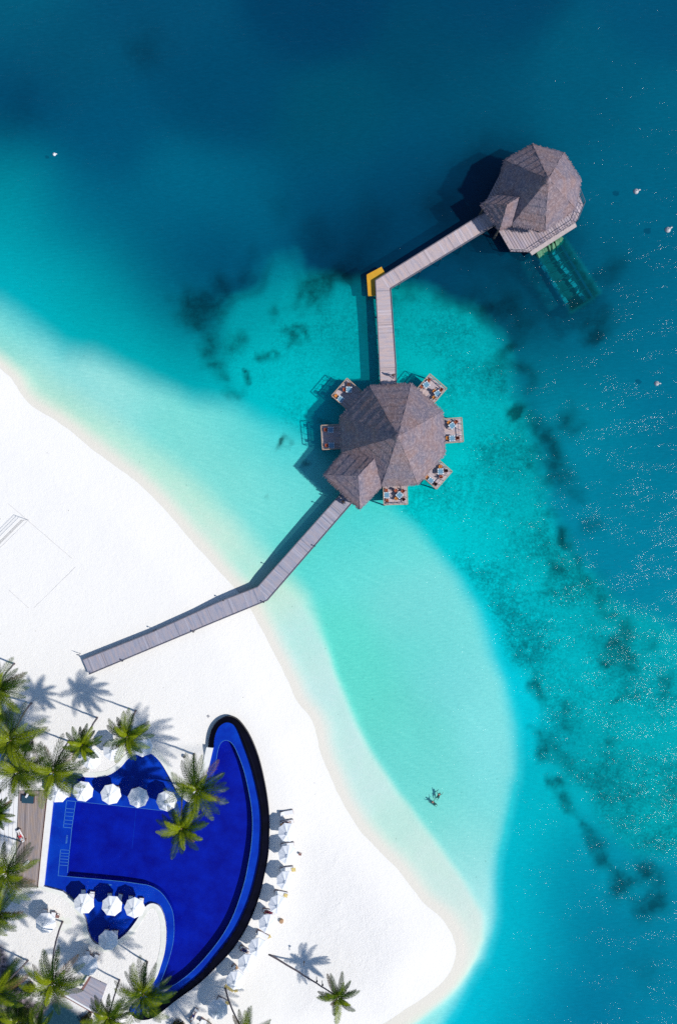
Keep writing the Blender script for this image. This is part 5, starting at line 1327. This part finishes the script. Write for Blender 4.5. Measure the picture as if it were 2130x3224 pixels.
def figure(label, loc, rz, pose, top='navy', legs='black_cloth', hair='hair_dark', skin='skin', extra=None, long_legs=True, group=None):
    t = thing('person', label, 'person', loc, rz, group)
    J = {}
    if pose == 'walk':
        J.update(pelvis=((0, 0, .95), .13), spine=((.01, 0, 1.12), .12), chest=((.03, 0, 1.34), .14), neck=((.04, 0, 1.50), .055), chin=((.07, 0, 1.58), .07), head=((.05, 0, 1.68), .095), crown=((.03, 0, 1.74), .07), nose=((.15, 0, 1.64), .018))
        for s, S in ((1, 'l'), (-1, 'r')):
            J[S + 'sh'] = ((.02, s * .19, 1.42), .06); J[S + 'el'] = ((.02 - s * .10, s * .26, 1.16), .042); J[S + 'wr'] = ((.10 - s * .16, s * .26, .93), .028)
            J[S + 'pa'] = ((.12 - s * .17, s * .26, .86), .034)
            J[S + 'hi'] = ((0, s * .09, .88), .095); J[S + 'kn'] = ((s * .20 + .05, s * .10, .50), .062); J[S + 'an'] = ((s * .26 - .08, s * .10, .10), .042); J[S + 'to'] = ((s * .26 + .10, s * .11, .04), .035)
    elif pose == 'recline':
        J.update(pelvis=((-.2, 0, .58), .14), spine=((-.36, 0, .66), .12), chest=((-.56, 0, .80), .14), neck=((-.68, 0, .92), .055), chin=((-.69, 0, .99), .07), head=((-.74, 0, 1.06), .095), crown=((-.79, 0, 1.10), .07), nose=((-.66, 0, 1.09), .018))
        for s, S in ((1, 'l'), (-1, 'r')):
            J[S + 'sh'] = ((-.60, s * .19, .84), .06); J[S + 'el'] = ((-.38, s * .30, .66), .042); J[S + 'wr'] = ((-.14, s * .24, .64), .028); J[S + 'pa'] = ((-.07, s * .22, .64), .034)
            J[S + 'hi'] = ((-.12, s * .10, .58), .095); J[S + 'kn'] = ((.28, s * .13, .72 + s * .06), .062); J[S + 'an'] = ((.64, s * .12, .53), .042); J[S + 'to'] = ((.72, s * .13, .62), .035)
    else:  # swim
        J.update(pelvis=((-.05, 0, -.14), .13), spine=((.12, 0, -.10), .12), chest=((.33, 0, -.05), .14), neck=((.46, 0, .0), .055), chin=((.55, 0, .0), .07), head=((.60, 0, .06), .095), crown=((.62, 0, .12), .07), nose=((.70, 0, .02), .018))
        for s, S in ((1, 'l'), (-1, 'r')):
            J[S + 'sh'] = ((.38, s * .19, -.05), .06); J[S + 'el'] = ((.50, s * .42, -.12), .042); J[S + 'wr'] = ((.68, s * .50, -.12), .028); J[S + 'pa'] = ((.75, s * .50, -.12), .034)
            J[S + 'hi'] = ((-.12, s * .10, -.18), .095); J[S + 'kn'] = ((-.42, s * .20, -.34), .062); J[S + 'an'] = ((-.70, s * .14, -.50), .042); J[S + 'to'] = ((-.84, s * .14, -.56), .035)
    E = [('pelvis', 'spine'), ('spine', 'chest'), ('chest', 'neck'), ('neck', 'chin'), ('chin', 'head'), ('head', 'crown'), ('head', 'nose')]
    for S in 'lr':
        E += [('chest', S + 'sh'), (S + 'sh', S + 'el'), (S + 'el', S + 'wr'), (S + 'wr', S + 'pa'), ('pelvis', S + 'hi'), (S + 'hi', S + 'kn'), (S + 'kn', S + 'an'), (S + 'an', S + 'to')]
        w = Vector(J[S + 'wr'][0]); pa = Vector(J[S + 'pa'][0]); d = (pa - w).normalized(); side = d.cross(Vector((.3, .2, 1))).normalized()
        for k, (off, ln) in enumerate(((-.03, .075), (-.011, .085), (.010, .08), (.030, .062))):
            J['%sf%d' % (S, k)] = (tuple(pa + side * off + d * .035), .011); J['%sg%d' % (S, k)] = (tuple(pa + side * off * 1.2 + d * (.035 + ln) + Vector((0, 0, -.012))), .008)
            E += [(S + 'pa', '%sf%d' % (S, k)), ('%sf%d' % (S, k), '%sg%d' % (S, k))]
        J[S + 'th'] = (tuple(pa - side * .055 + d * .02), .011); E.append((S + 'pa', S + 'th'))
    chain_mesh('body', J, E, 'pelvis', skin, t)
    big = lambda ks, add: {k: (J[k][0], J[k][1] + add) for k in ks}
    if top: chain_mesh('shirt', big(['pelvis', 'spine', 'chest', 'lsh', 'rsh'], .022) | {S + 'mid': (tuple((Vector(J[S + 'sh'][0]) + Vector(J[S + 'el'][0])) / 2), .068) for S in 'lr'},
                       [('pelvis', 'spine'), ('spine', 'chest'), ('chest', 'lsh'), ('chest', 'rsh'), ('lsh', 'lmid'), ('rsh', 'rmid')], 'spine', top, t)
    if legs:
        ks = ['pelvis', 'lhi', 'rhi', 'lkn', 'rkn'] + (['lan', 'ran'] if long_legs else [])
        ed = [('pelvis', 'lhi'), ('pelvis', 'rhi'), ('lhi', 'lkn'), ('rhi', 'rkn')] + ([('lkn', 'lan'), ('rkn', 'ran')] if long_legs else [])
        chain_mesh('trousers' if long_legs else 'shorts', big(ks, .02), ed, 'pelvis', legs, t)
    h = Vector(J['head'][0]); c = Vector(J['crown'][0]); dr = (c - h).normalized()
    back = Vector((-.03, 0, 0)) if pose != 'recline' else Vector((-.03, 0, -.02))
    mb = MB(); vs = []; fs = []
    for j in range(7):
        th = PI * .62 * j / 6
        for k in range(14):
            a = 2 * PI * k / 14; v = Vector((math.sin(th) * math.cos(a) * .115, math.sin(th) * math.sin(a) * .105, math.cos(th) * .125))
            vs.append(v)
    q = dr.to_track_quat('Z', 'Y'); vs = [q @ v + h + back + Vector((0, 0, .015)) for v in vs]
    fs = [(j * 14 + k, j * 14 + (k + 1) % 14, (j + 1) * 14 + (k + 1) % 14, (j + 1) * 14 + k) for j in range(6) for k in range(14)]
    mb.add(vs, fs); mb.build('hair', MAT[hair], t, smooth=True)
    mb = MB()
    nz = Vector(J['nose'][0]); f = (nz - h).normalized(); sd2 = f.cross(dr).normalized()
    for s in (-1, 1): mb.lathe(h + f * .088 + sd2 * s * .033 + dr * .0, [(.012, -.006), (.012, .006)], 8)
    mb.build('eyes', MAT['dark_metal'], t)
    if extra == 'hat':
        mb = MB(); mb.lathe((0, 0, 0), [(.30, 0), (.29, .02), (.12, .05), (.11, .13), (.02, .15)], 22)
        o = mb.build('straw_hat', MAT['straw'], t); o.location = h + Vector((.0, 0, .07)); o.rotation_euler = (0, -.25, 0)
    return t
def sit_on(px, py, base, rz, label, **kw):
    p = P(px, py, base + .6); return figure(label, (p.x, p.y, base - .12), math.radians(rz), 'recline', **kw)
def lcentre(px, py, base): p = P(px, py, base + .45); return p
for (x, y, r, lab, kw) in [(903, 2590, 9, 'person in a wide straw hat reclining on a beach lounger', dict(top='burgundy', legs='burgundy', long_legs=False, extra='hat')),
                           (846, 2871, -14, 'person in burgundy clothes reclining on a beach lounger', dict(top='burgundy', legs='burgundy')),
                           (772, 2992, -30, 'person in navy clothes reclining on a beach lounger', dict(top='navy', legs='navy', long_legs=False)),
                           (610, 3196, 60, 'dark haired person resting on the lounger in deep palm shade', dict(top='white_cloth', legs='navy', long_legs=False))]:
    p = P(x, y, .81); figure(lab, (p.x, p.y, .33), math.radians(r), 'recline', **kw)
p = P(66, 2632, DZ + .45); figure('dark haired person in a red wrap on the deck lounger', (p.x, p.y, DZ - .03), math.radians(118), 'recline', top='white_cloth', legs='red_cloth', long_legs=False)
def stand(px, py, z, rz, label, **kw):
    p = P(px, py, z + .9); return figure(label, (p.x, p.y, z + .004), math.radians(rz), 'walk', **kw)
stand(1080, 1580, 1.35, -135, 'person in black clothes walking on the boards before the porch', top='black_cloth', legs='black_cloth')
stand(1071, 1566, 1.35, -135, 'person in pale blue walking close to the porch roof', top='white_cloth', legs='blue_cloth', hair='hair_dark')
stand(1237, 1182, DK, 95, 'person in dark clothes on the reef walkway above the larger pavilion', top='black_cloth', legs='navy')
for x, y, r, l in [(1379, 2508, 70, 'swimmer in the lagoon, upper one of the pair'), (1366, 2531, 130, 'swimmer in the lagoon, lower one of the pair')]:
    p = P(x, y, 0); figure(l, (p.x, p.y, 0), math.radians(r), 'swim', top='black_cloth', legs='black_cloth', long_legs=False)

# ------------------------------------------------------------------ coconut palms
def crown_mesh(R, seed, nf=26, droop=1.0):
    rnd = random.Random(seed); V = []; F = []; A = []
    def quad(a, b, c, d, ag):
        n = len(V); V.extend([a, b, c, d]); F.append((n, n + 1, n + 2, n + 3)); A.extend([ag] * 4)
    for i in range(nf):
        u = i / (nf - 1)                          # 0 = young and upright, 1 = old and hanging
        az = i * 2.39996 + rnd.uniform(-.3, .3)
        el = math.radians(60 - 74 * u ** .8 + rnd.uniform(-6, 6)); L = R * (1.12 + .25 * (1 - u)) * rnd.uniform(.86, 1.08)
        if u < .12: L *= .7
        bend = math.radians((50 + 34 * (1 - u)) * droop) * rnd.uniform(.8, 1.15)
        age0 = max(.24, .80 - .95 * u ** .8 + rnd.uniform(-.22, .22))
        dead = u > .8 and rnd.random() < .28
        n = 13; p = Vector((0, 0, 0)); pts = []; tw = rnd.uniform(-.35, .35)
        for k in range(n + 1):
            t = k / n; e = el - bend * t ** 1.25; a2 = az + tw * t * t
            d = Vector((math.cos(a2) * math.cos(e), math.sin(a2) * math.cos(e), math.sin(e)))
            pts.append((p.copy(), d)); p = p + d * (L / n)
        for k in range(n):
            (p0, d0), (p1, d1) = pts[k], pts[k + 1]
            s = Vector((-math.sin(az), math.cos(az), 0)); w0 = .055 * (1 - k / n) + .012
            quad(p0 - s * w0, p1 - s * w0 * .9, p1 + s * w0 * .9, p0 + s * w0, age0 + .25)
        m = 44
        for k in range(m):
            t = .10 + .90 * (k + rnd.random() * .6) / m; x = min(n - 1e-6, t * n); i0 = int(x); f = x - i0
            p0 = pts[i0][0].lerp(pts[i0 + 1][0], f); d = pts[i0][1].lerp(pts[i0 + 1][1], f).normalized()
            side = d.cross(Vector((0, 0, 1)));
            if side.length < .05: side = Vector((-math.sin(az), math.cos(az), 0))
            side.normalize(); up = side.cross(d)
            ll = L * .235 * (math.sin(PI * min(1, .16 + .86 * t)) ** .6) * rnd.uniform(.8, 1.1)
            fw = .55 + .8 * t
            for s_ in (-1, 1):
                dr = (side * s_ + d * fw + up * (.22 - .1 * u)).normalized()
                tip_d = (dr + Vector((0, 0, -.55 - .5 * u))).normalized()
                w = .040 * (1 - .25 * t)
                wd = d * w
                a = p0; mid = a + dr * ll * .5; tip = mid + tip_d * ll * .55
                ag = -1.0 if dead else age0 + rnd.uniform(-.06, .14) + .1 * t
                quad(a - wd * .6, mid - wd, mid + wd, a + wd * .6, ag)
                n_ = len(V); V.extend([mid - wd, tip, mid + wd]); F.append((n_, n_ + 1, n_ + 2)); A.extend([ag] * 3)
    # old husk-coloured spathes at the heart
    me = bpy.data.meshes.new('crown'); me.from_pydata([tuple(v) for v in V], [], F)
    at = me.attributes.new('age', 'FLOAT', 'POINT'); at.data.foreach_set('value', np.array(A, dtype=np.float32))
    me.materials.append(MAT['frond']); me.update()
    return me
def palm(label, crown_px, r_px, base_px, h, seed, nf=26, curve=.35, nuts=5, droop=1.0, base_z=None):
    b = on_ground(*base_px)
    if base_z is not None: b = P(base_px[0], base_px[1], base_z)
    c = P(crown_px[0], crown_px[1], h)
    o = thing('coconut_palm', label, 'palm tree', tuple(b), 0, 'coconut palms on the beach')
    c = c - b; R = r_px / PXM * (1 - h / CAM_H)
    ctrl = Vector((c.x * curve, c.y * curve, c.z * .5)); path = []; n = 16; rn = random.Random(seed)
    for i in range(n + 1):
        t = i / n; path.append(Vector((0, 0, -.2)).lerp(ctrl, t).lerp(ctrl.lerp(c, t), t) + Vector((rn.uniform(-.03, .03), rn.uniform(-.03, .03), 0)))
    rad = [.20 if i == 0 else .15 - .06 * i / n for i in range(n + 1)]
    MB().tube(path, rad, 9).build('trunk', MAT['trunk'], o, smooth=True)
    cr = bpy.data.objects.new('crown', crown_mesh(R, seed, nf, droop)); COL.objects.link(cr); cr.parent = o; cr.location = c
    # keep the heart of the crown light brown: sheath and nuts
    MB().lathe(c + Vector((0, 0, -.5)), [(.10, 0), (.17, .25), (.16, .5), (.05, .72)], 10).build('leaf_sheath', MAT['wicker'], o)
    rr = random.Random(seed + 1)
    for k in range(nuts):
        a = rr.uniform(0, 6.28); q = c + Vector((math.cos(a) * .28, math.sin(a) * .28, -.25 + rr.uniform(-.12, .25)))
        MB().lathe(q, [(.03, -.16), (.11, -.09), (.13, 0), (.10, .1), (.03, .15)], 9).build('coconut', MAT['coconut'], o, smooth=True)
    return o
palm('coconut palm with its foot on open sand and crown above the upper parasols', (261, 2346), 58, (306, 2260), 12.6, 1, 20)
palm('coconut palm whose crown hangs over the top of the pool bay', (402, 2319), 72, (427, 2238), 11.2, 2, 24)
palm('coconut palm rising beside the pool arm with its crown over blue water', (620, 2487), 96, (610, 2374), 12.0, 3, 27)
palm('coconut palm whose whole crown floats over the main basin', (572, 2608), 72, (578, 2470), 11.0, 4, 26)
palm('large coconut palm over the corner where steps meet the pool', (169, 2429), 98, (216, 2334), 12.4, 5, 28)
palm('dense yellow green coconut palm at the left edge below the tall shadows', (36, 2330), 104, (98, 2214), 12.8, 6, 30)
palm('dark coconut palm between the left edge and the corner palm', (60, 2430), 86, (112, 2310), 11.6, 7, 26)
palm('brightest coconut palm cut by the left picture edge', (-8, 2170), 88, (45, 2090), 13.0, 8, 30)
palm('small coconut palm beside the terrace steps at the left edge', (-8, 2562), 46, (5, 2480), 9.0, 9, 20)
palm('broad coconut palm over the lower end of the board deck', (21, 2748), 96, (70, 2650), 10.5, 10, 28)
palm('coconut palm at the left edge below the board deck', (-14, 2880), 80, (30, 2790), 10.0, 12, 26)
palm('coconut palm with a long dark trunk above the slatted platform', (166, 3093), 88, (197, 2902), 13.4, 13, 28, curve=.2)
palm('vivid green coconut palm in the lower left corner', (-10, 3118), 96, (89, 3025), 10.0, 14, 26)
palm('coconut palm cut by the bottom picture edge left of the dark garden', (124, 3250), 66, (150, 3135), 10.0, 15, 24)
palm('shaded coconut palm at the bottom beside the slatted platform', (343, 3203), 66, (376, 3086), 10.5, 16, 24)
palm('coconut palm over the lower tip of the pool', (452, 3130), 90, (463, 3029), 10.5, 17, 28)
palm('leaning coconut palm alone on the open beach at bottom right', (1062, 3138), 60, (844, 3005), 5.6, 18, 17, curve=.55, nuts=8)
palm('slim coconut palm whose trunk leaves the picture at the bottom', (775, 3262), 74, (708, 3111), 7.5, 19, 24, curve=.3)
palm('coconut palm rooted below the picture whose shadow covers the bottom sand', (670, 3330), 90, (640, 3262), 9.0, 20, 26)
palm('low dark coconut palm crown in the garden corner', (60, 3215), 70, (60, 3160), 6.0, 21, 24)
# lamps clamped to the leaning palm
for px, py, z, l in [(956, 3034, 3.0, 'lowest spotlight on the leaning palm trunk, pointing up the picture'), (996, 3082, 4.1, 'middle black spotlight on the leaning palm trunk'), (1014, 3094, 4.6, 'highest black spotlight on the leaning palm trunk')]:
    p = P(px, py, z); t = thing('palm_spotlight', l, 'spotlight', tuple(p), 0, 'spotlights on the leaning palm')
    s_ = 1 if py < 3050 else -1
    MB().tube([(0, -s_ * .35, 0), (0, 0, .05), (.05, s_ * .25, .05)], .05, 6).build('bracket', MAT['dark_metal'], t)
    MB().lathe((.05, s_ * .3, 0), [(.1, -.1), (.15, .1), (.12, .16)], 12).build('lamp_head', MAT['dark_metal'], t)

# ------------------------------------------------------------------ shrubs in the lower left garden
def shrub(px, py, r, h, seed, label, n=1500):
    b = on_ground(px, py); o = thing('garden_shrub', label, 'shrub', tuple(b), 0, 'shrubs in the palm garden')
    rnd = random.Random(seed); V = []; F = []; A = []
    cl = [(rnd.uniform(-.6, .6) * r, rnd.uniform(-.6, .6) * r, rnd.uniform(.35, .8) * h, rnd.uniform(.35, .6) * r) for _ in range(9)]
    for _ in range(n):
        cx, cy, cz, cr = rnd.choice(cl); d = Vector((rnd.gauss(0, 1), rnd.gauss(0, 1), rnd.gauss(0, 1))).normalized()
        p = Vector((cx, cy, cz)) + d * cr * rnd.uniform(.6, 1); p.z = max(.05, p.z)
        a = Vector((rnd.gauss(0, 1), rnd.gauss(0, 1), rnd.gauss(0, .5))).normalized() * rnd.uniform(.07, .16); c = a.cross(d + Vector((0, .1, .2))).normalized() * .04
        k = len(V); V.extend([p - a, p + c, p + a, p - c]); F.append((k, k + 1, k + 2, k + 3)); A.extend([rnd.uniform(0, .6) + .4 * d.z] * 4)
    me = bpy.data.meshes.new('foliage'); me.from_pydata([tuple(v) for v in V], [], F)
    at = me.attributes.new('age', 'FLOAT', 'POINT'); at.data.foreach_set('value', np.array(A, dtype=np.float32)); me.materials.append(MAT['shrub_leaf'])
    f = bpy.data.objects.new('foliage', me); COL.objects.link(f); f.parent = o
    MB().tube([(0, 0, -.1), (.05, .02, h * .5)], [.09, .05], 7).build('stem', MAT['pile'], o)
for i, (x, y, r, h, l) in enumerate([(560, 3226, 1.25, 1.1, 'round black green shrub cut by the bottom edge below the pool tip'), (45, 3085, 1.6, 1.4, 'dark shrub under the vivid palm of the lower left corner'), (95, 3105, 1.2, 1.1, 'dark shrub right of the vivid corner palm'), (70, 3185, 1.6, 1.3, 'shrub with pinkish litter around it near the bottom edge'),
                                      (15, 3205, 1.5, 1.4, 'dark shrub in the extreme lower left corner'), (330, 3214, 1.1, 1.2, 'dark shrub at the foot of the slatted platform wall'), (20, 2350, .9, 1.0, 'dark shrub beside the half hidden plunge pool'), (275, 3200, 1.0, .8, 'low dark shrub below the retaining wall'), (90, 2345, 1.0, 1.0, 'low shrub in the shade beneath the left palms'), (10, 2250, 1.1, 1.2, 'dark shrub under the palms at the left edge')]):
    shrub(x, y, r, h, 40 + i, l)
# ------------------------------------------------------------------ light, sky, camera
SUN_EL = math.radians(45.0)
sdir = Vector((0.943, -0.333, 0)).normalized()
sun_vec = Vector((sdir.x * math.cos(SUN_EL), sdir.y * math.cos(SUN_EL), math.sin(SUN_EL)))   # towards the sun
ld = bpy.data.lights.new('sun', 'SUN'); ld.energy = 4.2; ld.angle = math.radians(1.5); ld.color = (1.0, 0.955, 0.89)
lo = bpy.data.objects.new('sun', ld); COL.objects.link(lo); lo.location = sun_vec * 200
lo.rotation_euler = sun_vec.to_track_quat('Z', 'Y').to_euler()
w = bpy.data.worlds.new('World'); scene.world = w; w.use_nodes = True
nt = w.node_tree
for n in list(nt.nodes): nt.nodes.remove(n)
sky = nt.nodes.new('ShaderNodeTexSky'); sky.sky_type = 'NISHITA'; sky.sun_disc = False
sky.sun_elevation = SUN_EL; sky.sun_rotation = math.atan2(sdir.x, sdir.y); sky.altitude = 0; sky.air_density = 0.85; sky.dust_density = 0.0; sky.ozone_density = 2.2
bg = nt.nodes.new('ShaderNodeBackground'); bg.inputs[1].default_value = 0.13
wo = nt.nodes.new('ShaderNodeOutputWorld')
nt.links.new(sky.outputs[0], bg.inputs[0]); nt.links.new(bg.outputs[0], wo.inputs[0])

cd = bpy.data.cameras.new('drone_camera'); cam = bpy.data.objects.new('drone_camera', cd); COL.objects.link(cam)
cam.location = (0, 0, CAM_H); cam.rotation_euler = (0, 0, 0)
cd.sensor_fit = 'VERTICAL'; cd.sensor_height = 36.0; cd.lens = 36.0 * CAM_H / (3224 / PXM)
cd.clip_start = 1.0; cd.clip_end = 6000.0
scene.camera = cam
scene.render.engine = 'CYCLES'
scene.cycles.max_bounces = 6; scene.cycles.transparent_max_bounces = 12; scene.cycles.diffuse_bounces = 2; scene.cycles.glossy_bounces = 2
scene.cycles.caustics_reflective = False; scene.cycles.caustics_refractive = False
scene.cycles.use_denoising = False
scene.cycles.sample_clamp_direct = 12.0
scene.cycles.use_adaptive_sampling = False
scene.view_settings.view_transform = 'Standard'; scene.view_settings.look = 'None'; scene.view_settings.exposure = 0; scene.view_settings.gamma = 1
